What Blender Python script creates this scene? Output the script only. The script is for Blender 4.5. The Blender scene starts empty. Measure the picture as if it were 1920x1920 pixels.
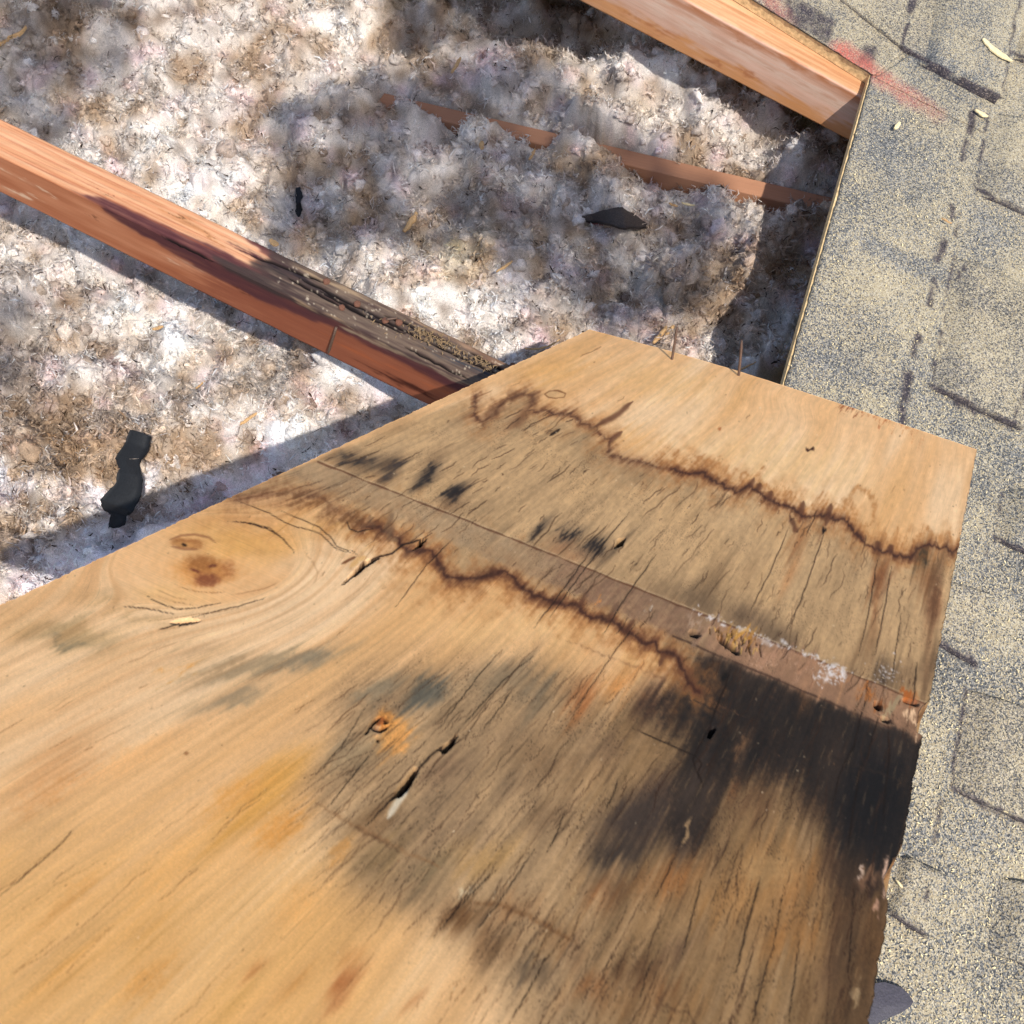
import bpy, math
import numpy as np
from mathutils import Matrix, Vector

# ------------------------------------------------------------------ frames
# camera frame: x right, y down, z forward.  Roof frame: U down the slope, V along the courses
# (towards the viewer), H height above the plane of the rafter tops.
F = 2000.0            # focal length in pixels of the 1920 px square photograph
def nz(a): a = np.asarray(a, float); return a / np.linalg.norm(a)
NV = nz([-0.12725136, 0.40764236, 0.90423161])                 # into the roof
UV_ = np.array([0.91589452, 0.39821348, -0.05062847]); UV_ = nz(UV_ - NV * (UV_ @ NV))
VV = np.cross(NV, UV_)
DECK = 0.8637                                                   # camera to rafter-top plane
PITCH = math.radians(13)
GV = math.cos(PITCH) * NV + math.sin(PITCH) * UV_               # gravity
XW = math.cos(PITCH) * UV_ - math.sin(PITCH) * NV
ZW = -GV
YW = np.cross(ZW, XW)
M = np.array([XW, YW, ZW])
ORG = np.array([0.0, 0.0, 4.0])                                 # camera stands 4 m above the ground
def W(p): return np.asarray(p) @ M.T + ORG                      # camera frame -> world
def ray(px):
    px = np.asarray(px, float)
    return np.concatenate([(px - 960) / F, np.ones(px.shape[:-1] + (1,))], -1)
def on(px, nn, d):
    r = ray(px); return r * (d / (r @ nn))[..., None]
def roof(px, H=0.0): return W(on(px, NV, DECK - H))             # pixel -> point of the roof at height H
def uvh(U, V, H):
    U, V, H = np.broadcast_arrays(U, V, H)
    return W(U[..., None] * UV_ + V[..., None] * VV + (DECK - H)[..., None] * NV)
def to_uv(px, H=0.0):
    p = on(np.asarray(px, float), NV, DECK - H); return np.stack([p @ UV_, p @ VV], -1)
def pix(Pw):
    c = (np.asarray(Pw) - ORG) @ M
    z = np.maximum(c[..., 2:3], 0.05)
    return c[..., :2] / z * F + 960

sc = bpy.context.scene
# ------------------------------------------------------------------ camera
cd = bpy.data.cameras.new('camera'); cam = bpy.data.objects.new('camera', cd)
sc.collection.objects.link(cam); sc.camera = cam
cd.sensor_width = 36; cd.sensor_fit = 'HORIZONTAL'; cd.lens = 36 * F / 1920
cd.clip_start = 0.02; cd.clip_end = 500
R3 = np.stack([M @ [1, 0, 0], M @ [0, -1, 0], M @ [0, 0, -1]], 1)
mw = np.eye(4); mw[:3, :3] = R3; mw[:3, 3] = ORG
cam.matrix_world = Matrix(mw.tolist())
cd.dof.use_dof = True; cd.dof.focus_distance = 0.86; cd.dof.aperture_fstop = 30
# ------------------------------------------------------------------ world and sun
SUN = nz(NV - 0.36 * UV_ - 0.44 * VV)                           # direction the sunlight travels (camera frame)
SW = M @ SUN
el = math.asin(-SW[2]); az = math.atan2(-SW[0], -SW[1])
wd = bpy.data.worlds.new('World'); sc.world = wd; wd.use_nodes = True
nt = wd.node_tree; bg = nt.nodes['Background']
sky = nt.nodes.new('ShaderNodeTexSky'); sky.sky_type = 'NISHITA'; sky.sun_disc = False
sky.sun_elevation = el; sky.sun_rotation = az
nt.links.new(sky.outputs[0], bg.inputs[0]); bg.inputs[1].default_value = 0.13
sd = bpy.data.lights.new('sun', 'SUN'); sd.energy = 3.6; sd.angle = math.radians(0.6); sd.color = (1, .95, .86)
sun = bpy.data.objects.new('sun', sd); sc.collection.objects.link(sun)
sun.rotation_euler = Vector(SW).to_track_quat('-Z', 'Y').to_euler(); sun.location = (0, 0, 8)
sc.view_settings.view_transform = 'Standard'; sc.view_settings.look = 'None'
sc.view_settings.gamma = 1; sc.view_settings.exposure = 0.44
sc.render.engine = 'CYCLES'

# ------------------------------------------------------------------ helpers
rng = np.random.default_rng(7)
_perm = np.random.default_rng(3).permutation(4096)
_grad = np.random.default_rng(4).uniform(0, 2 * math.pi, 4096)
_gx, _gy = np.cos(_grad), np.sin(_grad)
def pn(x, y, seed=0):
    """gradient noise, about -0.7..0.7"""
    xi = np.floor(x).astype(np.int64); yi = np.floor(y).astype(np.int64)
    xf = x - xi; yf = y - yi
    u = xf * xf * xf * (xf * (xf * 6 - 15) + 10); v = yf * yf * yf * (yf * (yf * 6 - 15) + 10)
    def gr(i, j, dx, dy):
        k = _perm[(_perm[(i + seed * 131) & 4095] + j + seed * 37) & 4095]
        return _gx[k] * dx + _gy[k] * dy
    a = gr(xi, yi, xf, yf); b = gr(xi + 1, yi, xf - 1, yf)
    c = gr(xi, yi + 1, xf, yf - 1); d = gr(xi + 1, yi + 1, xf - 1, yf - 1)
    return (a + (b - a) * u) * (1 - v) + (c + (d - c) * u) * v
def fbm(x, y, o=4, seed=0, g=.5):
    s = 0; a = 1.0
    for i in range(o):
        s = s + a * pn(x * 2 ** i, y * 2 ** i, seed + i * 11); a *= g
    return s
def sst(a, b, x):
    t = np.clip((x - a) / (b - a), 0, 1); return t * t * (3 - 2 * t)
def rgb(*c): return np.array(c, float) / 255
def lin(c):
    c = np.clip(np.asarray(c, float), 0, 1)
    return np.where(c <= .04045, c / 12.92, ((c + .055) / 1.055) ** 2.4)
def blur(a, r):
    r = int(r)
    if r < 1: return a
    for _ in range(2):
        for ax in (0, 1):
            p = np.pad(a, [(r + 1, r) if i == ax else (0, 0) for i in range(2)], mode='edge')
            cs = np.cumsum(p, ax)
            k = 2 * r + 1
            a = (np.take(cs, range(k, cs.shape[ax]), ax) - np.take(cs, range(0, cs.shape[ax] - k), ax)) / k
    return a

class Canvas:
    """stain, wear and painted light colours laid out on a surface; sampled at the mesh's vertices"""
    def __init__(s, x0, y0, x1, y1, sc_=1.0, ch=3):
        s.x0, s.y0, s.k = x0, y0, sc_
        s.w, s.h = int((x1 - x0) * sc_), int((y1 - y0) * sc_)
        yy, xx = np.mgrid[0:s.h, 0:s.w]
        s.X = (xx + .5) / sc_ + x0; s.Y = (yy + .5) / sc_ + y0
        s.C = np.zeros((s.h, s.w, ch)); s.D = np.zeros((s.h, s.w))
        s.jx = 0; s.jy = 0
        s.tex = None; s.wn = None
    def box(s, x0, y0, x1, y1):
        a = max(0, int((x0 - s.x0) * s.k)); b = min(s.w, int((x1 - s.x0) * s.k) + 1)
        c = max(0, int((y0 - s.y0) * s.k)); d = min(s.h, int((y1 - s.y0) * s.k) + 1)
        return (slice(c, max(c, d)), slice(a, max(a, b)))
    def mix(s, sl, m, col, tex=0.0):
        if tex and s.tex is not None:
            t_ = s.tex[sl]; m = np.clip(.45 * m * (1 + tex * t_) + .55 * m ** .5 * sst(.22, .72, m + .55 * tex * t_), 0, 1)
        s.C[sl] += (np.asarray(col) - s.C[sl]) * m[..., None]
    def blob(s, x, y, rx, ry, ang, col, a=1.0, hard=0.3, tex=.8, jit=1.0):
        r = max(rx, ry) * 1.7 + 20
        sl = s.box(x - r, y - r, x + r, y + r)
        if s.X[sl].size == 0: return
        jx = s.jx[sl] * jit if np.ndim(s.jx) else 0; jy = s.jy[sl] * jit if np.ndim(s.jy) else 0
        dx = s.X[sl] - x + jx; dy = s.Y[sl] - y + jy
        c, n_ = math.cos(math.radians(ang)), math.sin(math.radians(ang))
        p = (dx * c + dy * n_) / rx; q = (-dx * n_ + dy * c) / ry
        m = 1 - sst(hard, 1.25, np.sqrt(p * p + q * q))
        s.mix(sl, m * a, col, tex)
    def dist(s, pts, pad, jit=0.0):
        pts = np.asarray(pts, float)
        sl = s.box(pts[:, 0].min() - pad, pts[:, 1].min() - pad, pts[:, 0].max() + pad, pts[:, 1].max() + pad)
        X = s.X[sl]; Y = s.Y[sl]
        if jit and np.ndim(s.jx): X = X + s.jx[sl] * jit; Y = Y + s.jy[sl] * jit
        d = np.full(X.shape, 1e9); tt = np.zeros(X.shape)
        n_ = len(pts) - 1
        if X.size:
            for i in range(n_):
                a, b = pts[i], pts[i + 1]; e = b - a; L = e @ e + 1e-9
                t = np.clip(((X - a[0]) * e[0] + (Y - a[1]) * e[1]) / L, 0, 1)
                q = np.hypot(X - a[0] - t * e[0], Y - a[1] - t * e[1])
                k = q < d; d = np.where(k, q, d); tt = np.where(k, (i + t) / n_, tt)
        return sl, d, tt
    def stroke(s, pts, w, col, a=1.0, soft=.5, depth=0.0, taper=True, jit=0.0, tex=0.0):
        sl, d, t = s.dist(pts, w * 2 + 4, jit)
        if d.size == 0: return
        ww = w * (np.minimum(1, 4 * np.minimum(t, 1 - t) + .25) if taper else 1)
        if s.wn is not None and not taper: ww = ww * (.45 + 1.1 * s.wn[sl])
        m = 1 - sst(1 - soft, 1 + soft, d / np.maximum(ww, .3))
        s.mix(sl, m * a, col, tex)
        if depth: s.D[sl] = np.maximum(s.D[sl], m * depth)
    def poly(s, pts, jit=0.0, soft=0):
        X, Y = s.X, s.Y
        if jit and np.ndim(s.jx): X = X + s.jx * jit; Y = Y + s.jy * jit
        ins = np.zeros(X.shape, bool); n_ = len(pts)
        for i in range(n_):
            (x1, y1), (x2, y2) = pts[i], pts[(i + 1) % n_]
            if y1 == y2: continue
            c = (y1 > Y) != (y2 > Y)
            ins ^= c & (X < (x2 - x1) * (Y - y1) / (y2 - y1) + x1)
        m = ins.astype(float)
        return blur(m, soft * s.k) if soft else m
    def sample(s, px, arr=None):
        A = s.C if arr is None else arr
        x = np.clip((px[:, 0] - s.x0) * s.k - .5, 0, s.w - 1.001); y = np.clip((px[:, 1] - s.y0) * s.k - .5, 0, s.h - 1.001)
        i = x.astype(int); j = y.astype(int); fx = x - i; fy = y - j
        if A.ndim == 3: fx = fx[:, None]; fy = fy[:, None]
        return (A[j, i] * (1 - fx) + A[j, i + 1] * fx) * (1 - fy) + (A[j + 1, i] * (1 - fx) + A[j + 1, i + 1] * fx) * fy

def tag(o, label=None, cat=None, group=None, kind=None):
    if label: o['label'] = label
    if cat: o['category'] = cat
    if group: o['group'] = group
    if kind: o['kind'] = kind
    return o
def mk(name, V, faces, mats, parent=None, smooth=True, col=None, vec=None, mi=None):
    """link one mesh; V in world coordinates, faces a list of (n,k) index arrays"""
    V = np.asarray(V, float)
    org = np.array([(V[:, 0].min() + V[:, 0].max()) / 2, (V[:, 1].min() + V[:, 1].max()) / 2, V[:, 2].min()])
    me = bpy.data.meshes.new(name)
    if not isinstance(faces, list): faces = [faces]
    faces = [np.asarray(f, np.int32) for f in faces if len(f)]
    me.vertices.add(len(V)); me.vertices.foreach_set('co', (V - org).astype(np.float32).ravel())
    tot = np.concatenate([np.full(len(f), f.shape[1], np.int32) for f in faces])
    loops = np.concatenate([f.ravel() for f in faces])
    me.loops.add(len(loops)); me.loops.foreach_set('vertex_index', loops)
    me.polygons.add(len(tot))
    st = np.zeros(len(tot), np.int32); st[1:] = np.cumsum(tot)[:-1]
    me.polygons.foreach_set('loop_start', st)
    try: me.polygons.foreach_set('loop_total', tot)
    except Exception: pass
    me.polygons.foreach_set('use_smooth', np.full(len(tot), bool(smooth)))
    for m in (mats if isinstance(mats, list) else [mats]): me.materials.append(m)
    if mi is not None: me.polygons.foreach_set('material_index', np.asarray(mi, np.int32))
    if col is not None:
        a = me.attributes.new('col', 'FLOAT_COLOR', 'POINT')
        cc = np.ones((len(V), 4), np.float32); cc[:, :3] = col; a.data.foreach_set('color', cc.ravel())
    if vec is not None:
        a = me.attributes.new('grain', 'FLOAT_VECTOR', 'POINT')
        a.data.foreach_set('vector', np.asarray(vec, np.float32).ravel())
    me.update(calc_edges=True); me.validate()
    o = bpy.data.objects.new(name, me); sc.collection.objects.link(o)
    if parent is not None:
        o.parent = parent; o.location = Vector((org - np.array(parent.location)).tolist())
    else: o.location = Vector(org.tolist())
    return o
def grid_faces(nu, nv, off=0):
    i = np.arange(nu * nv).reshape(nu, nv) + off
    return np.stack([i[:-1, :-1], i[1:, :-1], i[1:, 1:], i[:-1, 1:]], -1).reshape(-1, 4)
def slab(top, bot, nu, nv, floor=True):
    """closed slab from two (nu*nv,3) grids"""
    V = np.concatenate([top, bot]); n_ = nu * nv
    i = np.arange(n_).reshape(nu, nv)
    if not floor:                                    # keep only the rim of the underside, closed by one face
        f = [grid_faces(nu, nv)]
        loop = np.concatenate([i[:-1, 0], i[-1, :-1], i[1:, -1][::-1], i[0, 1:][::-1]])
        V = np.concatenate([top, bot[loop]]); k = np.arange(len(loop)) + n_
        f.append(np.stack([loop, k, np.roll(k, -1), np.roll(loop, -1)], -1))
        return V, np.concatenate(f)
    f = [grid_faces(nu, nv), grid_faces(nu, nv, n_)[:, ::-1]]
    for ring in (i[:, 0][::-1], i[0, :], i[:, -1], i[-1, :][::-1]):
        f.append(np.stack([ring[:-1], ring[1:], ring[1:] + n_, ring[:-1] + n_], -1)[:, ::-1])
    return V, np.concatenate(f)
def tube(path, rad, seg=8):
    path = np.asarray(path, float); rad = np.broadcast_to(rad, len(path))
    t = np.gradient(path, axis=0); t /= np.linalg.norm(t, axis=1)[:, None] + 1e-12
    ref = np.array([0, 0, 1.0]) if abs(t[0][2]) < .9 else np.array([1.0, 0, 0])
    a = np.cross(t, ref); a /= np.linalg.norm(a, axis=1)[:, None]; b = np.cross(t, a)
    an = np.linspace(0, 2 * math.pi, seg, endpoint=False)
    V = (path[:, None] + rad[:, None, None] * (np.cos(an)[None, :, None] * a[:, None] + np.sin(an)[None, :, None] * b[:, None])).reshape(-1, 3)
    i = np.arange(len(path) * seg).reshape(len(path), seg); j = np.roll(i, -1, 1)
    f = np.stack([i[:-1], i[1:], j[1:], j[:-1]], -1).reshape(-1, 4)
    c0, c1 = len(V), len(V) + 1
    V = np.concatenate([V, path[:1], path[-1:]])
    caps = np.concatenate([np.stack([i[0], j[0], np.full(seg, c0)], -1), np.stack([j[-1], i[-1], np.full(seg, c1)], -1)])
    return V, [f, caps]

# ------------------------------------------------------------------ materials
class N:
    def __init__(s, name):
        s.m = bpy.data.materials.new(name); s.m.use_nodes = True; s.t = s.m.node_tree
        s.b = s.t.nodes['Principled BSDF']; s.out = s.t.nodes['Material Output']
    def n(s, typ, **kw):
        o = s.t.nodes.new(typ)
        for k, v in kw.items():
            if k.startswith('i_'): o.inputs[k[2:].replace('_', ' ')].default_value = v
            else: setattr(o, k, v)
        return o
    def l(s, a, b): s.t.links.new(a, b)
    def attr(s, name): return s.n('ShaderNodeAttribute', attribute_name=name)
    def math(s, op, a, b=None, c=None):
        o = s.n('ShaderNodeMath', operation=op)
        for i, v in enumerate((a, b, c)):
            if v is None: continue
            if isinstance(v, (int, float)): o.inputs[i].default_value = v
            else: s.l(v, o.inputs[i])
        return o.outputs[0]
    def mix(s, f, a, b, mode='MIX'):
        o = s.n('ShaderNodeMix', data_type='RGBA', blend_type=mode)
        for k, v in ((0, f), (6, a), (7, b)):
            if isinstance(v, (int, float)): o.inputs[k].default_value = v
            elif isinstance(v, (tuple, list, np.ndarray)): o.inputs[k].default_value = tuple(v)[:3] + (1,)
            else: s.l(v, o.inputs[k])
        return o.outputs[2]
    def noise(s, vec, scale, detail=3, rough=.55, dist=0):
        o = s.n('ShaderNodeTexNoise'); o.inputs['Scale'].default_value = scale; o.inputs['Detail'].default_value = detail
        o.inputs['Roughness'].default_value = rough; o.inputs['Distortion'].default_value = dist
        if vec is not None: s.l(vec, o.inputs['Vector'])
        return o
    def mapping(s, vec, scale):
        o = s.n('ShaderNodeMapping'); o.inputs['Scale'].default_value = scale; s.l(vec, o.inputs['Vector']); return o.outputs[0]
    def ramp(s, f, stops):
        o = s.n('ShaderNodeValToRGB'); e = o.color_ramp.elements
        while len(e) < len(stops): e.new(.5)
        for k, (p, c) in zip(e, stops): k.position = p; k.color = tuple(c)[:3] + (1,) if not isinstance(c, (int, float)) else (c, c, c, 1)
        s.l(f, o.inputs[0]); return o.outputs[0]
    def bump(s, h, strength, dist):
        o = s.n('ShaderNodeBump'); o.inputs['Strength'].default_value = strength; o.inputs['Distance'].default_value = dist
        s.l(h, o.inputs['Height']); s.l(o.outputs[0], s.b.inputs['Normal']); return o
    def fin(s, col, rough=.8, spec=.3):
        if isinstance(col, (tuple, list, np.ndarray)): s.b.inputs['Base Color'].default_value = tuple(col)[:3] + (1,)
        else: s.l(col, s.b.inputs['Base Color'])
        if isinstance(rough, (int, float)): s.b.inputs['Roughness'].default_value = rough
        else: s.l(rough, s.b.inputs['Roughness'])
        s.b.inputs['Specular IOR Level'].default_value = spec
        return s.m

def wood_attr(name, cs=350, cl=12, amt=.35, pore=.5, bump=.35, rough=.72, spec=.3):
    """wood: stain colours from the surface's own layout, grain running along the 'grain' y axis"""
    k = N(name); a = k.attr('col'); g = k.attr('grain')
    v1 = k.mapping(g.outputs['Vector'], (cs, cl, 1)); n1 = k.noise(v1, 1, 4, .6, .3)
    v2 = k.mapping(g.outputs['Vector'], (cs * 4, cl * 3, 1)); n2 = k.noise(v2, 1, 3, .6)
    v3 = k.mapping(g.outputs['Vector'], (1500, 1500, 1)); n3 = k.noise(v3, 1, 2)
    f1 = k.ramp(n1.outputs[0], [(.3, 1 - amt), (.55, 1.0), (.75, 1 + amt * .25)])
    c = k.mix(1.0, a.outputs['Color'], f1, 'MULTIPLY')
    f2 = k.ramp(n2.outputs[0], [(.30, 1 - pore), (.42, 1.0)])
    c = k.mix(1.0, c, f2, 'MULTIPLY')
    f3 = k.ramp(n3.outputs[0], [(.3, .9), (.7, 1.08)])
    c = k.mix(1.0, c, f3, 'MULTIPLY')
    h = k.math('ADD', k.math('MULTIPLY', n1.outputs[0], .6), k.math('MULTIPLY', n2.outputs[0], .5))
    k.bump(h, bump, .0012)
    return k.fin(c, rough, spec)

def plain(name, col, rough=.8, spec=.3, var=.25, scale=300, bump=.3):
    k = N(name); tc = k.n('ShaderNodeTexCoord'); n1 = k.noise(tc.outputs['Object'], scale, 4)
    f = k.ramp(n1.outputs[0], [(.25, 1 - var), (.75, 1 + var)])
    c = k.mix(1.0, tuple(col), f, 'MULTIPLY'); k.bump(n1.outputs[0], bump, .001)
    return k.fin(c, rough, spec)

def mat_shingle():
    """mineral granules; col.r = sawdust cover, col.g = bare asphalt, col.b = red spray paint"""
    k = N('shingle_granules'); a = k.attr('col'); sep = k.n('ShaderNodeSeparateColor'); k.l(a.outputs['Color'], sep.inputs[0])
    ge = k.n('ShaderNodeNewGeometry'); P = ge.outputs['Position']
    vo = k.n('ShaderNodeTexVoronoi'); vo.inputs['Scale'].default_value = 800; k.l(P, vo.inputs['Vector'])
    sc2 = k.n('ShaderNodeSeparateColor'); k.l(vo.outputs['Color'], sc2.inputs[0])
    gran = k.ramp(sc2.outputs[0], [(0, (.05, .053, .058)), (.35, (.098, .102, .108)), (.6, (.165, .168, .168)), (.85, (.26, .25, .23)), (1, (.42, .38, .31))])
    big = k.noise(P, 9, 4, .6)
    gran = k.mix(1.0, gran, k.ramp(big.outputs[0], [(.3, .8), (.7, 1.2)]), 'MULTIPLY')
    oi = k.n('ShaderNodeObjectInfo'); gran = k.mix(1.0, gran, k.ramp(oi.outputs['Random'], [(0, (1.10, 1.0, .88)), (1, (.92, .92, .92))]), 'MULTIPLY')
    vd = k.n('ShaderNodeTexVoronoi'); vd.inputs['Scale'].default_value = 1050; k.l(k.mapping(P, (1, .8, 1)), vd.inputs['Vector'])
    sd_ = k.n('ShaderNodeSeparateColor'); k.l(vd.outputs['Color'], sd_.inputs[0])
    patch = k.noise(P, 55, 5, .65); patch2 = k.noise(P, 13, 3, .6)
    cover = k.math('ADD', k.math('ADD', sep.outputs[0], k.math('MULTIPLY', k.math('SUBTRACT', patch.outputs[0], .5), .45)), k.math('MULTIPLY', k.math('SUBTRACT', patch2.outputs[0], .5), 1.5))
    dm = k.math('LESS_THAN', sd_.outputs[0], cover)
    dust = k.ramp(sd_.outputs[1], [(0, (.32, .25, .15)), (.5, (.47, .39, .25)), (1, (.62, .54, .39))])
    c = k.mix(k.math('MULTIPLY', dm, .8), gran, dust)
    asp = k.ramp(sc2.outputs[1], [(0, (.012, .010, .016)), (.8, (.055, .045, .06)), (1, (.25, .2, .17))])
    c = k.mix(k.math('MULTIPLY', sep.outputs[1], .95), c, asp)
    red = k.mix(1.0, (.52, .15, .11), k.ramp(sc2.outputs[2], [(0, .55), (1, 1.25)]), 'MULTIPLY')
    c = k.mix(k.math('MULTIPLY', sep.outputs[2], k.math('ADD', .6, sc2.outputs[1])), c, red)
    k.bump(k.math('ADD', vo.outputs['Distance'], k.math('MULTIPLY', vd.outputs['Distance'], .6)), .5, .0011)
    return k.fin(c, .9, .25)

def mat_fluff():
    k = N('insulation_fibre'); a = k.attr('col'); ge = k.n('ShaderNodeNewGeometry'); P = ge.outputs['Position']
    n1 = k.noise(P, 330, 4, .65, 1.6); n2 = k.noise(P, 720, 3, .6, 1.2); n3 = k.noise(P, 90, 3, .6)
    cr = k.math('ABSOLUTE', k.math('SUBTRACT', n1.outputs[0], .5)); cr2 = k.math('ABSOLUTE', k.math('SUBTRACT', n2.outputs[0], .5))
    c = k.mix(1.0, a.outputs['Color'], k.ramp(cr, [(0, .42), (.016, .80), (.055, 1.18)]), 'MULTIPLY')
    c = k.mix(1.0, c, k.ramp(cr2, [(0, .84), (.03, 1.06)]), 'MULTIPLY')
    c = k.mix(1.0, c, k.ramp(n3.outputs[0], [(.3, .92), (.7, 1.12)]), 'MULTIPLY')
    k.bump(k.math('ADD', k.math('MINIMUM', cr, .14), k.math('MULTIPLY', k.math('MINIMUM', cr2, .12), .6)), .45, .007)
    m = k.fin(c, 1.0, .03); k.b.subsurface_method = 'BURLEY'; k.b.inputs['Subsurface Weight'].default_value = 1.0; k.b.inputs['Subsurface Radius'].default_value = (1, .95, .9); k.b.inputs['Subsurface Scale'].default_value = .0022
    tr = k.n('ShaderNodeBsdfTranslucent'); k.l(c, tr.inputs[0])
    mx = k.n('ShaderNodeMixShader'); mx.inputs[0].default_value = .12
    k.l(k.b.outputs[0], mx.inputs[1]); k.l(tr.outputs[0], mx.inputs[2]); k.l(mx.outputs[0], k.out.inputs[0])
    return m

MAT = dict(
    board=wood_attr('plywood_face', 380, 7, .07, .16, .12, .72, .15),
    rafter=wood_attr('rafter_pine', 420, 4, .08, .16, .14, .8, .12),
    shingle=mat_shingle(), fluff=mat_fluff(),
    ply_edge=plain('plywood_cut_edge', (.70, .50, .26), .85, .2, .4, 220),
    nail=plain('rusty_nail', (.10, .055, .035), .6, .5, .5, 900), head=plain('rusty_nail_head', (.15, .065, .04), .8, .3, .4, 900),
    chip=plain('split_pine', (.55, .34, .16), .8, .25, .35, 500), shav=plain('fresh_shaving', (.80, .66, .38), .8, .2, .2, 400),
    felt=plain('black_roofing_felt', (.010, .011, .013), .75, .4, .5, 700),
    scrap=plain('asphalt_scrap', (.060, .045, .038), .8, .4, .9, 900, .8), scrap_red=plain('scrap_edge', (.30, .07, .06), .85, .2, .4, 500),
    purple=plain('asphalt_underside', (.045, .04, .055), .6, .5, .4, 600),
    dust=plain('sawdust', (.25, .165, .09), .9, .1, .3, 800), ground=plain('lawn', (.06, .09, .03), 1, .1, .4, 3),
    pale=plain('pale_flake', (.34, .30, .25), .85, .2, .2, 400),
)

# ================================================================== THE SETTING
# ---- far ground, so that the roof does not hang over nothing
gv = np.array([[-60, -60, 0], [60, -60, 0], [60, 60, 0], [-60, 60, 0]], float)
tag(mk('ground', gv, np.array([[0, 1, 2, 3]]), MAT['ground'], smooth=False), kind='structure')

# ---- roof sheathing round the opening (a ring of boards), 13 mm thick
TH = 0.013
K = to_uv((1622, 156)); E1 = to_uv((1462, 722)); T1 = to_uv((1375, 0))
def ext(a, b, V): t = (V - a[1]) / (b[1] - a[1]); return a + (b - a) * t
def extU(a, b, U): t = (U - a[0]) / (b[0] - a[0]); return a + (b - a) * t
R_lo = ext(K, E1, 0.14)                     # lower right corner of the opening
T_le = extU(K, T1, -1.35)                   # upper left corner of the opening
L_lo = np.array([-1.32, 0.20])
def quad_slab(a, b, c, d, h0, h1, nu, nv):
    s = np.linspace(0, 1, nu)[:, None, None]; t = np.linspace(0, 1, nv)[None, :, None]
    p = (a * (1 - s) + b * s) * (1 - t) + (d * (1 - s) + c * s) * t
    top = uvh(p[..., 0], p[..., 1], np.full(p.shape[:2], h1)).reshape(-1, 3)
    bot = uvh(p[..., 0], p[..., 1], np.full(p.shape[:2], h0)).reshape(-1, 3)
    return slab(top, bot, nu, nv)
A = np.array
Vs, Fs, o_ = [], [], 0
def add(Vq, Fq):
    global o_
    Vs.append(Vq); Fs.append(Fq + o_); o_ += len(Vq)
add(*quad_slab(K, A([2.2, K[1]]), A([2.2, R_lo[1]]), R_lo, 0, TH, 2, 2))
add(*quad_slab(extU(K, T1, -2.6), K, A([K[0], -2.9]), A([-2.6, -2.9]), 0, TH, 2, 2))
add(*quad_slab(K + A([0.0, 0]), A([2.2, K[1]]), A([2.2, -2.9]), A([K[0], -2.9]), 0, TH, 2, 2))
add(*quad_slab(A([-2.6, T_le[1]]), T_le, A([-1.32, .14]), A([-2.6, .14]), 0, TH, 2, 2))
add(*quad_slab(A([-2.6, .14]), A([2.2, .14]), A([2.2, 1.6]), A([-2.6, 1.6]), 0, TH, 2, 2))
roof_deck = tag(mk('roof', np.concatenate(Vs), np.concatenate(Fs), MAT['ply_edge'], smooth=False), kind='structure')

# ---- layout of sawdust, bare asphalt and spray paint on the shingles (roof pixels)
cs = Canvas(1340, -80, 2060, 2000, .5)
cs.jx = fbm(cs.X / 30, cs.Y / 30, 4, 1) * 26; cs.jy = fbm(cs.X / 30, cs.Y / 30, 4, 5) * 26
cs.C[..., 0] = .46 + .22 * fbm(cs.X / 150, cs.Y / 150, 3, 8)
def dust(x, y, rx, ry, ang, val, a=.8):
    r = max(rx, ry) * 1.7 + 30
    sl = cs.box(x - r, y - r, x + r, y + r)
    dx = cs.X[sl] - x + cs.jx[sl]; dy = cs.Y[sl] - y + cs.jy[sl]
    c, q = math.cos(math.radians(ang)), math.sin(math.radians(ang))
    m = 1 - sst(.2, 1.3, np.hypot((dx * c + dy * q) / rx, (-dx * q + dy * c) / ry))
    cs.C[sl][..., 0] += (val - cs.C[sl][..., 0]) * m * a
for b in [(1900, 40, 60, 60, 0, .75), (1790, 60, 60, 40, 20, .62), (1780, 130, 110, 26, 28, .22), (1845, 150, 40, 30, 0, .2),
          (1900, 290, 50, 70, 10, .82), (1905, 480, 30, 50, 0, .55), (1870, 330, 60, 26, 25, .3), (1855, 440, 60, 60, 0, .28),
          (1680, 330, 110, 120, 0, .42), (1600, 300, 60, 120, 15, .40), (1790, 300, 40, 120, 15, .58), (1780, 420, 40, 80, 15, .55),
          (1640, 540, 60, 50, 0, .62), (1560, 560, 60, 50, 0, .55), (1740, 600, 80, 70, 20, .88), (1830, 640, 70, 60, 0, .80),
          (1570, 680, 110, 45, 5, .22), (1640, 720, 70, 30, 5, .22), (1660, 760, 80, 30, 15, .55), (1800, 700, 60, 30, 20, .35),
          (1840, 760, 70, 20, 25, .3), (1880, 900, 40, 60, 0, .35), (1870, 1010, 60, 30, 20, .4), (1850, 1120, 60, 60, 0, .42),
          (1880, 1150, 40, 60, 0, .62), (1790, 1260, 50, 50, 0, .42), (1870, 1330, 70, 60, 0, .6), (1800, 1430, 30, 70, 10, .3),
          (1770, 1520, 50, 60, 0, .52), (1860, 1560, 60, 40, 20, .35), (1910, 1640, 40, 70, 0, .80), (1780, 1660, 60, 60, 0, .42),
          (1830, 1760, 70, 70, 0, .45), (1740, 1800, 50, 40, 0, .55), (1850, 1880, 90, 60, 0, .66), (1740, 1900, 60, 40, 0, .6),
          (1640, 190, 40, 30, 30, .35), (1660, 60, 70, 40, 30, .48), (1500, 640, 30, 60, 15, .45)]: dust(*b)
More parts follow.
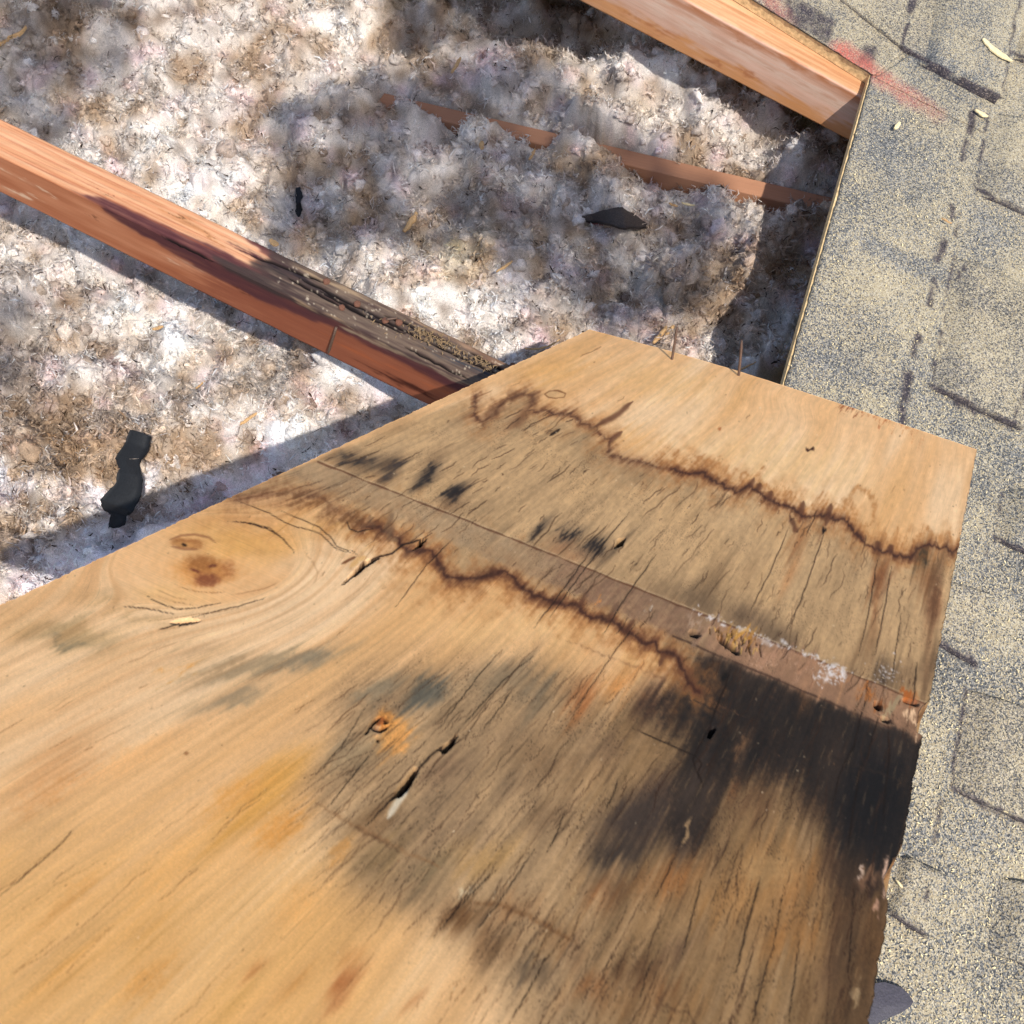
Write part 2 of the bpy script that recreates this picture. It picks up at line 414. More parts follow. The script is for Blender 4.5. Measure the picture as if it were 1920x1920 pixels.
# grey scuff where no dust lies
sl, d, t = cs.dist([(1622, 452), (1690, 485), (1760, 520), (1800, 535)], 40, .3)
cs.C[sl][..., 0] *= 1 - .75 * (1 - sst(8, 22, d))
def asph(pts, w, a=1.0):
    sl, d, t = cs.dist(pts, w * 2 + 8, .22)
    cs.C[sl][..., 1] = np.maximum(cs.C[sl][..., 1], a * (1 - sst(.6, 1.15, d / w)))
for p, w in [([(1714, -8), (1706, 20)], 8), ([(1702, 45), (1692, 80)], 4), ([(1824, 212), (1818, 245)], 9), ([(1812, 265), (1802, 300)], 6),
             ([(1785, 388), (1781, 408)], 7), ([(1769, 455), (1757, 490)], 8), ([(1752, 525), (1742, 575)], 5), ([(1720, 630), (1713, 665)], 7),
             ([(1704, 705), (1698, 745)], 11), ([(1692, 765), (1690, 790)], 7), ([(1806, 500), (1795, 525)], 3)]: asph(p, w, .95)
for p, w in [([(1690, 89), (1780, 137), (1872, 182)], 4.5), ([(1832, 355), (1880, 378), (1930, 402)], 4), ([(1748, 723), (1830, 765), (1905, 797)], 5), ([(1790, 752), (1850, 778), (1900, 800)], 4), ([(1866, 1007), (1930, 1038)], 4.5), ([(1765, 1207), (1832, 1246)], 6), ([(1783, 1477), (1850, 1509), (1935, 1549)], 5.5), ([(1670, 1713), (1735, 1754)], 5),
             ([(1905, 790), (1925, 715)], 2), ([(1880, 925), (1845, 1080)], 2), ([(1812, 1290), (1783, 1470)], 2.2), ([(1893, 95), (1912, 0)], 2), ([(1880, 172), (1893, 95)], 2), ([(1893, 97), (1930, 112)], 3), ([(1765, 1500), (1735, 1700)], 1.6), ([(1852, 215), (1830, 350)], 2), ([(1800, 400), (1750, 715)], 1.6)]: asph(p, w * 1.2, .95)
# strip of old tar along the cut above the far rafter
for p in [[(1470, -5), (1478, 40), (1555, 85), (1566, 40), (1520, 8)], [(1622, 80), (1606, 118), (1634, 132), (1647, 88)]]:
    m = cs.poly(p, .12, 3); cs.C[..., 1] = np.maximum(cs.C[..., 1], m * (.78 + .5 * fbm(cs.X / 14, cs.Y / 14, 3, 4)).clip(0, 1))
def redp(pts, w, a):
    sl, d, t = cs.dist(pts, w * 2.2, .3)
    cs.C[sl][..., 2] = np.maximum(cs.C[sl][..., 2], a * (1 - sst(.1, 1.5, d / w)) * (1 - .75 * t))
redp([(1575, 92), (1640, 138), (1700, 178), (1760, 215)], 17, .8)
redp([(1440, -10), (1462, 30), (1480, 50)], 18, .5); redp([(1390, -60), (1450, 10)], 30, .22)
cs.C = cs.C.clip(0, 1)
def shingle_quad(px4, h0, h1, step=.0022, wob=.0012, wedge=False):
    """a flat shingle tab: quad given by its corners, top at h1, underside h0; ragged granule-covered rim"""
    q = [to_uv(p, h1) if not isinstance(p, np.ndarray) else p for p in px4]
    a, b, c, d = q
    nu = int(max(3, min(400, max(np.linalg.norm(b - a), np.linalg.norm(c - d)) / step))); nv = int(max(3, min(900, max(np.linalg.norm(d - a), np.linalg.norm(c - b)) / step)))
    s = np.linspace(0, 1, nu)[:, None, None]; t = np.linspace(0, 1, nv)[None, :, None]
    p = (a * (1 - s) + b * s) * (1 - t) + (d * (1 - s) + c * s) * t
    rim = np.minimum(np.minimum(s, 1 - s)[..., 0] * nu, np.minimum(t, 1 - t)[..., 0] * nv)
    w_ = (1 - sst(0, 6, rim)) * wob
    p = p + np.stack([fbm(p[..., 0] * 90, p[..., 1] * 90, 3, 2), fbm(p[..., 0] * 90, p[..., 1] * 90, 3, 9)], -1) * w_[..., None]
    hw = h1 - (h1 - h0 - .0002) * (1 - sst(0, .3, s[..., 0])) * (1 if wedge else 0)
    hh = hw + .0012 * fbm(p[..., 0] * 14, p[..., 1] * 14, 3, 6) + .0004 * pn(p[..., 0] * 420, p[..., 1] * 420, 3) - .0007 * (1 - sst(0, 2.5, rim))
    top = uvh(p[..., 0], p[..., 1], hh).reshape(-1, 3); bot = uvh(p[..., 0], p[..., 1], np.full(hh.shape, h0)).reshape(-1, 3)
    V_, F_ = slab(top, bot, nu, nv, False)
    col = cs.sample(pix(top)); m_ = len(V_) - len(top)
    return mk('shingle', V_, F_, MAT['shingle'], roof_deck, True, np.concatenate([col, np.tile([.1, .95, 0], (m_, 1))]))
S0 = TH + .0003
far = 2.05
# bottom layer, right of the opening and above it
shingle_quad([K + A([.002, 0]), A([.80, K[1]]), A([.80, .10]), ext(K, E1, .10) + A([.002, 0])], S0, TH + .003, .0040)
shingle_quad([A([-1.6, -1.9]), A([K[0], -1.9]), K - A([0, .0015]), extU(K, T1, -1.6) - A([0, .0015])], S0, TH + .0028, .006)
shingle_quad([A([K[0] + .0005, -1.9]), A([.80, -1.9]), A([.80, K[1] - .0008]), K + A([.0005, -.0008])], S0, TH + .0029, .005)
# the cut strip next to the far rafter and its neighbours
shingle_quad([(1395, -14), (1560, -14), (1700, 92), (1640, 140)], TH + .003, TH + .0048)
shingle_quad([(1642, 144), (1712, 98), (1885, 184), (1850, 250)], TH + .0031, TH + .0047)
shingle_quad([(1556, -22), (1760, -40), (1738, 112), (1694, 87)], TH + .0032, TH + .0095)
tooth = [[(1741, -30), (1950, -30), (1874, 180), (1715, 99)], [(1868, 200), (2030, 262), (2010, 432), (1832, 352)],
         [(1795, 470), (1975, 560), (1922, 800), (1748, 720)], [(1895, 905), (2040, 950), (2020, 1076), (1866, 1004)],
         [(1745, 1080), (1858, 1110), (1834, 1244), (1722, 1182)], [(1815, 1285), (2040, 1370), (2010, 1578), (1783, 1474)],
         [(1690, 1600), (1775, 1640), (1740, 1756), (1664, 1706)], [(1905, 60), (2060, 60), (2040, 150), (1893, 95)],
         [(1880, 1640), (2060, 1700), (2040, 1850), (1850, 1780)]]
for i, q in enumerate(tooth): shingle_quad(q, TH + .003, TH + (.0165 if i == 0 else .0115), .0030, .0016, True)
# rest of the roof, out of the picture
for q in [(A([.82, -1.9]), A([2.2, -1.9]), A([2.2, 1.6]), A([.82, 1.6])), (A([-2.6, .16]), A([.80, .16]), A([.80, 1.6]), A([-2.6, 1.6])), (A([-2.6, -1.8]), A([-1.62, -1.8]), A([-1.62, .14]), A([-2.6, .14]))]:
    shingle_quad(list(q), S0, TH + .003, .05)

# ---- rafters
def beam(name, a0, a1, width, d0, d1, u0, u1, fine, cv, mat, side=1, drop=(0, 0), round_=.0022, wav=.0004, nseg=460):
    """sweep a rounded rectangle along the roof line a0->a1 (its near top edge); depth d0..d1; width away from the viewer"""
    dv = (a1 - a0) / np.linalg.norm(a1 - a0); L = np.linalg.norm(a1 - a0)
    pe = np.array([-dv[1], dv[0]]); pe = pe * np.sign(-pe[1])              # away from the viewer
    xs = np.concatenate([np.linspace(u0, fine[0], 12)[:-1], np.linspace(fine[0], fine[1], nseg), np.linspace(fine[1], u1, 12)[1:]])
    def side_pts(n_, a, b): return [a + (b - a) * k / n_ for k in range(n_)]
    r = round_
    sec = []                                                              # (w 0..1 across, h 0..1 depth) with exact roundings
    nt_, nd_ = 42, 44
    for i in range(nt_): sec.append(('t', i / nt_))
    for i in range(nd_): sec.append(('f', i / nd_))
    for i in range(6): sec.append(('b', i / 6))
    for i in range(8): sec.append(('k', i / 8))
    V = np.zeros((len(xs), len(sec), 3))
    tpar = np.clip(xs / L, -1.5, 2.5); dep = d0 + (d1 - d0) * np.clip(tpar, -.6, 1.3)
    UVc = np.zeros((len(xs), len(sec), 2)); GR = np.zeros((len(xs), len(sec), 3))
    for j, (s_, f_) in enumerate(sec):
        if s_ == 't': w_, h_, gq = width * (1 - f_), np.zeros(len(xs)), width * (1 - f_)
        elif s_ == 'f': w_, h_, gq = 0.0, -dep * f_, -dep * f_ - .003
        elif s_ == 'b': w_, h_, gq = width * f_, -dep, width * f_ + .3
        else: w_, h_, gq = width, -dep * (1 - f_), dep * f_ + .5
        w_ = w_ * np.ones(len(xs)); h_ = h_.copy() if np.ndim(h_) else h_ * np.ones(len(xs))
        if s_ in 'tk':   # round the two top corners
            e = np.minimum(w_, width - w_) if s_ == 't' else np.zeros(len(xs))
            k_ = np.clip(1 - e / r, 0, 1); h_ -= (r * .55) * k_ ** 2 if s_ == 't' else 0
        if s_ == 'f': k_ = np.clip(1 + h_ / r, 0, 1); w_ = w_ + r * .45 * k_ ** 2; h_ = h_ - r * .55 * (f_ == 0)
        nse = wav * (fbm(xs * 30, np.full(len(xs), j * .13), 3, 4) + .8 * pn(xs * 12, np.full(len(xs), j * .9), 7))
        p = a0 + dv * xs[:, None] + pe * w_[:, None]
        h_ = h_ + nse + drop[0] + (drop[1] - drop[0]) * tpar
        V[:, j] = uvh(p[:, 0], p[:, 1], h_)
        GR[:, j] = np.stack([gq * np.ones(len(xs)), xs, np.zeros(len(xs))], -1)
    ns = len(sec); i = np.arange(len(xs) * ns).reshape(len(xs), ns); j = np.roll(i, -1, 1)
    f = np.stack([i[:-1], j[:-1], j[1:], i[1:]], -1).reshape(-1, 4)
    Vf = V.reshape(-1, 3)
    if cv is not None:
        px = pix(Vf); col = cv.sample(px); dp = cv.sample(px, cv.D)
        nrm = (W(-NV) - ORG)
        Vf = Vf - dp[:, None] * nrm
    else: col = np.tile(lin(rgb(205, 150, 100)), (len(Vf), 1))
    c0, c1 = len(Vf), len(Vf) + 1
    Vf = np.concatenate([Vf, V[0].mean(0)[None], V[-1].mean(0)[None]])
    caps = np.concatenate([np.stack([j[0], i[0], np.full(ns, c0)], -1), np.stack([i[-1], j[-1], np.full(ns, c1)], -1)])
    col = np.concatenate([col, col[:1], col[-1:]]); gr = np.concatenate([GR.reshape(-1, 3), np.zeros((2, 3))])
    return mk(name, Vf, [f, caps], mat, None, True, col, gr)

# near rafter: sound orange pine running into black rot
c1 = Canvas(-60, 160, 1060, 820, 1)
al = c1.X * .9 + c1.Y * .43; ac = c1.Y * .9 - c1.X * .43
jr = fbm(al / 120, ac / 5, 4, 1, .6) * 90; c1.jx = jr * .9; c1.jy = jr * .43 + fbm(al / 40, ac / 40, 2, 5) * 5              # along / across the rafter in the picture
c1.tex = fbm(al / 70, ac / 5, 4, 3) * 1.5
edge = 292 + .4855 * c1.X                                              # near top edge
topm = sst(2, -2, c1.Y - edge)
base = rgb(206, 154, 116) + (fbm(al / 260, ac / 9, 4, 2) * .11)[..., None] * rgb(120, 200, 220)
side = rgb(182, 116, 82) + (fbm(al / 200, ac / 12, 4, 6) * .13)[..., None] * rgb(200, 220, 200)
c1.C[:] = side + (base - side) * topm[..., None]
pinkl = (np.abs(np.sin(ac / 3.1 + 2.2 * fbm(al / 330, ac / 40, 2, 9))) ** 6 * .2) * topm
c1.C += (rgb(178, 92, 62) - c1.C) * pinkl[..., None]
# pale scuffs on the side face
for x, y in [(30, 330), (14, 352), (60, 368), (70, 350), (330, 492), (375, 505), (420, 520)]: c1.blob(x, y, 26, 5, 25, rgb(224, 190, 160), .7, .1, 1.2)
# cast shade on the right of the side face, painted in as red brown
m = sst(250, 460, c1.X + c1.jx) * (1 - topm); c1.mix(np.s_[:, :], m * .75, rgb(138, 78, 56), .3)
for x, y, rx, ry in [(560, 560, 120, 14), (700, 640, 120, 12), (800, 690, 110, 16), (760, 720, 90, 8), (640, 590, 60, 16)]: c1.blob(x, y, rx, ry, 26, rgb(70, 34, 24), .75, .1, 1.3)
for x, y, rx, ry in [(690, 670, 90, 9), (800, 720, 60, 8)]: c1.blob(x, y, rx, ry, 26, rgb(168, 92, 58), .6, .1, 1.0)
# purple-black stain creeping along the arris, then over the whole top
st_ = c1.poly([(130, 352), (200, 372), (330, 432), (420, 470), (480, 505), (520, 500), (455, 440), (470, 430), (560, 480), (700, 545), (1060, 720), (1060, 830), (860, 735), (640, 622), (480, 560), (330, 478), (240, 425)], .55, 3)
c1.mix(np.s_[:, :], st_ * .92, rgb(84, 48, 50), .45)
st2 = c1.poly([(380, 470), (470, 508), (500, 480), (520, 466), (620, 508), (1060, 716), (1060, 830), (900, 735), (760, 668), (640, 608), (500, 545), (420, 505)], .6, 3)
c1.mix(np.s_[:, :], st2 * .95, rgb(62, 50, 48), .35)
tp = topm * sst(480, 600, c1.X + c1.jx)
c1.mix(np.s_[:, :], tp * .75, rgb(112, 94, 80), .9)
for x, y, rx, ry, c in [(600, 545, 80, 10, (40, 34, 36)), (700, 590, 90, 7, (38, 32, 34)), (820, 640, 110, 8, (44, 40, 42)), (880, 690, 80, 9, (58, 58, 64)), (560, 520, 50, 7, (44, 36, 40)), (480, 480, 50, 8, (60, 32, 40)),
                        (640, 540, 110, 6, (150, 126, 100)), (760, 590, 120, 6, (148, 122, 100)), (880, 650, 100, 8, (146, 116, 94)), (700, 640, 90, 6, (150, 128, 104)), (830, 700, 90, 5, (138, 116, 98)), (930, 680, 50, 10, (120, 90, 72)), (610, 590, 60, 5, (132, 108, 86))]:
    c1.blob(x, y, rx, ry, 26, rgb(*c), .85, .1, 1.3)
for x, y, r in [(348, 411, 7), (372, 433, 6)]:
    c1.blob(x, y, r * 3.2, r * 1.7, 26, rgb(176, 120, 78), .7, .5, 0); c1.blob(x, y, r, r * .8, 26, rgb(74, 52, 36), 1, .4, 0)
c1.blob(190, 358, 4, 3, 0, rgb(60, 34, 30), 1, .5, 0); c1.blob(158, 398, 5, 3, 26, rgb(90, 46, 28), 1, .5, 0); c1.blob(450, 543, 9, 3, 26, rgb(96, 48, 30), .9, .5, 0)
# cracks along the rotten top
for a_, b_ in [((470, 478), (612, 530)), ((560, 520), (690, 585)), ((640, 572), (760, 625)), ((690, 585), (800, 640)), ((800, 640), (930, 700)), ((600, 545), (700, 600)), ((880, 660), (960, 705)), ((720, 590), (840, 640)), ((300, 440), (400, 490)), ((540, 520), (640, 575)), ((760, 650), (880, 712))]:
    k_ = np.linspace(0, 1, 14); pts = np.array(a_) + (np.array(b_) - a_) * k_[:, None]; pts[:, 1] += 4 * fbm(k_ * 5, k_ * 0 + a_[0], 3, 2)
    c1.stroke(pts, 2.2, rgb(22, 16, 16), .95, .5, .0022)
# long fine grain lines on the sound top
for i in range(16):
    x0 = rng.uniform(-60, 330); L_ = rng.uniform(90, 260); o_y = rng.uniform(-66, -4)
    k_ = np.linspace(0, 1, 8); xs_ = x0 + L_ * k_; pts = np.stack([xs_, 292 + .4855 * xs_ + o_y * (1 + 0 * k_) + 2 * fbm(k_ * 2, k_ * 0 + i, 2, 3)], 1)
    c1.stroke(pts, 1.1, rgb(150, 82, 56), .35, .6)
# crumbs of pale dust stuck in the rot
for i in range(420):
    x = rng.uniform(520, 960); y = 292 + .4855 * x + rng.uniform(-66, -2)
    if fbm(np.array(x / 40), np.array(y / 20), 2, 5) > .05: c1.blob(x, y, rng.uniform(1, 2.2), rng.uniform(1, 2), 0, rgb(200, 184, 160), .8, .4, 0, 0)
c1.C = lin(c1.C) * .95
a0, a1 = to_uv((0, 292)), to_uv((900, 729))
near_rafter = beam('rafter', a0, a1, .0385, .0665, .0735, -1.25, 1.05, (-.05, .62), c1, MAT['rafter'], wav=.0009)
tag(near_rafter, 'orange pine rafter turning black and rotten towards the plywood sheet', 'rafter')

# far rafter: clean pale pine in the sun
c2 = Canvas(1020, -60, 1700, 330, 1)
c2.jx = fbm(c2.X / 40, c2.Y / 14, 4, 1) * 24; c2.jy = fbm(c2.X / 40, c2.Y / 14, 4, 5) * 14
al = c2.X * .88 + c2.Y * .48; ac = c2.Y * .88 - c2.X * .48
c2.tex = fbm(al / 60, ac / 6, 4, 3) * 1.4
e2 = .5474 * (c2.X - 1289); e3 = .517 * (c2.X - 1089)
tm = sst(2, -2, c2.Y - e2)
sidec = rgb(216, 172, 148) + (fbm(al / 160, ac / 14, 4, 6) * .10)[..., None] * rgb(200, 220, 230)
topc = rgb(214, 166, 124) + (fbm(al / 260, ac / 6, 4, 2) * .10)[..., None] * rgb(140, 200, 220)
c2.C[:] = sidec + (topc - sidec) * tm[..., None]
fr = (c2.Y - e2) / np.maximum(e3 - e2, 5)                                   # 0 at the arris, 1 at the lower edge
c2.mix(np.s_[:, :], np.clip(1 - np.abs(fr - .12 + .1 * c2.tex) / .16, 0, 1) * .65, rgb(180, 112, 72), .5)
c2.mix(np.s_[:, :], sst(.62, .85, fr + .1 * c2.tex) * .7, rgb(206, 142, 88), .4)
c2.mix(np.s_[:, :], np.clip(1 - np.abs(fr - .45 + .2 * c2.tex) / .22, 0, 1) * .75, rgb(226, 194, 172), .6)
for x, y, rx, ry in [(1330, 120, 40, 7), (1240, 60, 40, 8), (1420, 150, 60, 6), (1500, 130, 40, 7), (1400, 80, 50, 6), (1180, 30, 40, 6)]: c2.blob(x, y, rx, ry, 28, rgb(176, 112, 76), .55, .1, 1.3)
for i in range(40):
    x0 = rng.uniform(1240, 1560); L_ = rng.uniform(60, 200); oy = rng.uniform(-60, -2); k_ = np.linspace(0, 1, 6); xs_ = x0 + L_ * k_
    c2.stroke(np.stack([xs_, .5474 * (xs_ - 1289) + oy], 1), 1.1, rgb(166, 104, 66), .3, .6)
c2.C = lin(c2.C) * .98
b0, b1 = to_uv((1289, 0)), to_uv((1616, 179))
far_rafter = beam('rafter', b0, b1, .085, .0695, .0615, -1.3, 1.1, (-.16, .30), c2, MAT['rafter'], drop=(-.0008, -.0008), nseg=300)
tag(far_rafter, 'clean pale pine rafter along the cut shingles at the top right', 'rafter')

# ---- blown-in insulation on the attic floor
ZI = roof(np.array([1540., 450.]), -.14)[2]
def ins(px, z=ZI):
    r = ray(np.asarray(px, float)) @ M.T; return ORG + r * ((z - ORG[2]) / r[..., 2])[..., None]
ci = Canvas(-100, -100, 1700, 1240, .5)
jx = fbm(ci.X / 60, ci.Y / 60, 5, 1, .6) * 70; jy = fbm(ci.X / 60, ci.Y / 60, 5, 5, .6) * 70
ci.jx, ci.jy = jx, jy; ci.tex = fbm(ci.X / 16, ci.Y / 16, 4, 3, .65) * 1.6
GREY, WHITE, BROWN, DARKB, PINK, LAV = rgb(210, 201, 194), rgb(253, 250, 247), rgb(156, 128, 100), rgb(96, 76, 60), rgb(238, 200, 208), rgb(246, 240, 250)
ci.C[:] = GREY  # dirty and clean fibre tones, with sunny and dim patches painted in
ci.mix(np.s_[:, :], sst(-.25, .5, fbm(ci.X / 90, ci.Y / 90, 5, 12, .6)) * .75, BROWN, .6)
ci.mix(np.s_[:, :], sst(.05, .5, fbm(ci.X / 45, ci.Y / 45, 4, 13, .6)) * .6, DARKB, .5)
ci.mix(np.s_[:, :], sst(.1, .55, fbm(ci.X / 60, ci.Y / 60, 4, 14, .6)) * .6, rgb(226, 196, 202), .5)
for b in [(80, 60, 120, 90, 0, DARKB, .5), (700, 60, 130, 70, 10, BROWN, .8), (780, 30, 60, 40, 0, DARKB, .5), (1080, 30, 70, 70, 0, DARKB, .75),
          (1020, 110, 90, 40, 20, BROWN, .5), (150, 840, 190, 90, 5, BROWN, .95), (60, 760, 120, 60, 0, DARKB, .5), (40, 660, 60, 90, 0, DARKB, .5),
          (330, 830, 110, 70, 0, BROWN, .8), (40, 1000, 90, 60, -20, BROWN, .8), (250, 690, 70, 25, 10, DARKB, .4), (1330, 540, 140, 90, 0, BROWN, .7),
          (1450, 470, 90, 90, 0, BROWN, .6), (1500, 250, 80, 60, 0, DARKB, .5), (900, 420, 160, 90, 0, BROWN, .35), (860, 480, 70, 50, 0, rgb(204, 180, 130), .5),
          (1250, 630, 90, 50, 0, BROWN, .45), (500, 100, 80, 60, 0, BROWN, .5), (420, 470, 50, 40, 0, BROWN, .3), (250, 520, 60, 40, 0, DARKB, .35), (500, 720, 60, 60, 0, BROWN, .4)]:
    ci.blob(b[0], b[1], b[2], b[3], b[4], b[5], b[6], .2, 1.0, 1.0)
for b in [(300, 250, 90, 60, 30, WHITE, .65), (390, 380, 90, 80, 0, WHITE, .75), (640, 40, 60, 70, 20, WHITE, .8), (1260, 110, 90, 40, 25, WHITE, .8), (1330, 330, 30, 14, 10, WHITE, .8),  # white blobs: sunlit patches painted into the fibre colour
          (820, 560, 90, 45, 25, WHITE, .85), (720, 700, 130, 70, 25, WHITE, .9), (300, 620, 130, 60, 20, WHITE, .7), (620, 380, 40, 40, 0, WHITE, .55), (870, 250, 50, 40, 0, WHITE, .3),
          (920, 130, 60, 40, 10, PINK, .6), (560, 400, 30, 20, 0, LAV, .5), (1150, 440, 40, 20, 10, LAV, .95), (740, 215, 45, 22, 15, LAV, .7), (1000, 560, 70, 40, 0, LAV, .4), (650, 230, 40, 30, 0, LAV, .4),
          (480, 900, 120, 45, -25, LAV, .9), (420, 900, 90, 30, -25, PINK, .5), (120, 1090, 120, 24, -25, PINK, .6), (330, 960, 130, 50, -25, LAV, .95), (150, 1050, 150, 60, -25, LAV, .95), (560, 830, 80, 40, -20, WHITE, .8), (30, 910, 70, 30, 10, LAV, .9), (200, 930, 70, 30, -10, LAV, .8),
          (430, 920, 40, 16, -25, PINK, .8), (360, 950, 26, 16, 0, rgb(196, 140, 160), .6), (170, 1060, 80, 22, -25, PINK, .9), (60, 1080, 40, 20, 0, rgb(204, 160, 176), .6), (500, 850, 40, 20, 0, PINK, .7), (700, 720, 60, 30, 0, PINK, .4), (180, 800, 12, 8, 0, PINK, .9),
          (460, 200, 60, 30, 0, PINK, .3), (80, 130, 30, 20, 0, rgb(190, 150, 160), .4), (1200, 610, 60, 30, 0, rgb(214, 170, 178), .4), (1030, 640, 40, 20, 0, rgb(206, 160, 170), .5), (1080, 200, 60, 30, 0, GREY, .5), (1250, 200, 80, 40, 0, rgb(214, 204, 190), .6)]:
    ci.blob(b[0], b[1], b[2], b[3], b[4], b[5], b[6], .15, 1.0, 1.0)
for i in range(260):                                                       # flecks of dirt and pink
    ci.blob(rng.uniform(-50, 1600), rng.uniform(-50, 1150), rng.uniform(5, 16), rng.uniform(4, 12), rng.uniform(0, 180), [DARKB, BROWN, PINK, WHITE, GREY, LAV][rng.integers(6)], rng.uniform(.25, .6), .2, 1.0, .4)
mu = ci.C.mean(-1, keepdims=True); ci.C = ((mu + (ci.C - mu) * .95) * 1.0).clip(0, 1)
for k in range(3): ci.C[..., k] = blur(ci.C[..., k], 3)
# joists showing through: world lines on the attic floor
J0, J1 = ins((700, 176), ZI + .012), ins((1620, 392), ZI + .012)
jd = (J1 - J0); jd[2] = 0; jl = np.linalg.norm(jd); jd /= jl; jn = np.array([-jd[1], jd[0], 0])
def joist_cut(X, Y):
    a = (X - J0[0]) * jd[0] + (Y - J0[1]) * jd[1]; d = (X - J0[0]) * jn[0] + (Y - J0[1]) * jn[1]
    return a, d
HX0, HX1, HY0, HY1 = -1.52, 0.02, 0.14, 1.46
holes = [(ins((466, 851)), .007, .05), (ins((656, 816)), .0055, .05), (ins((395, 32)), .008, .03), (ins((245, 715)), .010, .03), (ins((560, 395)), .008, .02), (ins((760, 110)), .02, .015)]
def worley(x, y, seed):
    xi = np.floor(x).astype(np.int64); yi = np.floor(y).astype(np.int64); d = np.full(x.shape, 9.0)
    for a in (-1, 0, 1):
        for b in (-1, 0, 1):
            k = _perm[(_perm[(xi + a + seed * 17) & 4095] + yi + b) & 4095]
            d = np.minimum(d, np.hypot(xi + a + .5 + .42 * _gx[k] - x, yi + b + .5 + .42 * _gy[k] - y))
    return d
MND = [(ins((700., 690.)), .09, .075), (ins((830., 540.)), .07, .045), (ins((1240., 110.)), .17, .075), (ins((330., 330.)), .12, .03), (ins((715., 190.)), .035, .03), (ins((590., 820.)), .08, .055), (ins((420., 900.)), .10, .075), (ins((150., 1050.)), .14, .085)]
def ins_h(X, Y, fine=True):
    X = np.asarray(X, float); Y = np.asarray(Y, float)
    h = .036 * fbm(X * 5.5, Y * 5.5, 2, 21) + .022 * fbm(X * 15, Y * 15, 2, 22)
    for c, r_, a in MND: h = h + a * np.exp(-((X - c[0]) ** 2 + (Y - c[1]) ** 2) / (r_ * r_))
    wx = X + .006 * fbm(X * 60, Y * 60, 3, 51, .6); wy = Y + .006 * fbm(X * 60, Y * 60, 3, 52, .6)
    p1 = worley(wx * 38, wy * 38, 3); p2 = worley(wx * 85, wy * 85, 4); p3 = worley(wx * 190, wy * 190, 5)
    amp = .55 + .9 * sst(-.3, .4, fbm(X * 12, Y * 12, 2, 27))
    h = h + amp * (.022 * np.sqrt(np.clip(1 - p1 ** 2, 0, 1)) + .018 * np.sqrt(np.clip(1 - p2 ** 2, 0, 1)) + .004 * np.sqrt(np.clip(1 - p3 ** 2, 0, 1))) - .030
    if fine: h = h + .0030 * pn(X * 200, Y * 200, 25)
    for c, r, d in holes:
        q = np.exp(-(((X - c[0]) ** 2 + (Y - c[1]) ** 2) / (r * r)) ** 2); h = h - d * q
    a, d = joist_cut(X, Y)
    wv = .017 + .010 * fbm(a * 22, a * 0 + np.sign(d) * 3, 3, 31)
    vis = sst(-.02, .04, a) * (1 - .0 * a)
    cut = vis * (1 - sst(.7, 1.15, np.abs(d) / wv))
    cover = sst(.22, .5, fbm(a * 11, d * 12, 2, 35))                                # tufts lying across the joist
    h = h * (1 - cut) + cut * (-.03 + .045 * cover)
    return h
nx, ny = 420, 360
gx = np.linspace(HX0, HX1, nx); gy = np.linspace(HY0, HY1, ny)
GX, GY = np.meshgrid(gx, gy, indexing='ij')
GX = GX + .0009 * pn(GX * 300, GY * 300, 41); GY = GY + .0009 * pn(GX * 300, GY * 300, 42)
hz = ins_h(GX, GY)
Vg = np.stack([GX, GY, ZI + hz], -1).reshape(-1, 3)
Fg = grid_faces(nx, ny)
colg = lin(ci.sample(pix(Vg))) * 1.02
allV, allF4, allF3, allC = [Vg], [Fg], [], [colg]; off = len(Vg)
# outer skirt of the same material so the attic floor goes on beneath the roof
sk = []
for (x0, x1, y0, y1) in [(-3.4, HX0, -2, 3.4), (HX1, 2.6, -2, 3.4), (HX0, HX1, -2, HY0), (HX0, HX1, HY1, 3.4)]:
    xs, ys = np.meshgrid(np.linspace(x0, x1, 60), np.linspace(y0, y1, 60), indexing='ij')
    v_ = np.stack([xs, ys, ZI + ins_h(xs, ys, False)], -1).reshape(-1, 3)
    allV.append(v_); allF4.append(grid_faces(60, 60, off)); off += len(v_); allC.append(np.tile(lin(GREY) * .8, (len(v_), 1)))
# tufts: crumpled pellets of fibre
def ico():
    t = (1 + 5 ** .5) / 2
    v = [(-1, t, 0), (1, t, 0), (-1, -t, 0), (1, -t, 0), (0, -1, t), (0, 1, t), (0, -1, -t), (0, 1, -t), (t, 0, -1), (t, 0, 1), (-t, 0, -1), (-t, 0, 1)]
    f = [(0, 11, 5), (0, 5, 1), (0, 1, 7), (0, 7, 10), (0, 10, 11), (1, 5, 9), (5, 11, 4), (11, 10, 2), (10, 7, 6), (7, 1, 8), (3, 9, 4), (3, 4, 2), (3, 2, 6), (3, 6, 8), (3, 8, 9), (4, 9, 5), (2, 4, 11), (6, 2, 10), (8, 6, 7), (9, 8, 1)]
    v = [nz(q) for q in v]; cache = {}; f2 = []
    def mid(a, b):
        k = (min(a, b), max(a, b))
        if k not in cache: v.append(nz(v[a] + v[b])); cache[k] = len(v) - 1
        return cache[k]
    for a, b, c in f: x, y, z = mid(a, b), mid(b, c), mid(c, a); f2 += [(a, x, z), (b, y, x), (c, z, y), (x, y, z)]
    return np.array(v), np.array(f2)
IV, IF = ico()
def scatter(npts):
    """points of the attic floor, thicker where the picture looks closer"""
    px = np.stack([rng.uniform(-60, 1640, npts), rng.uniform(-60, 1190, npts)], 1)
    ok = px[:, 1] < 1190 - .48 * px[:, 0] * (px[:, 0] < 1110) - 530 * (px[:, 0] >= 1110)+40
    p = ins(px[ok]); return p[:, 0], p[:, 1]
X, Y = scatter(18500); n_ = len(X)
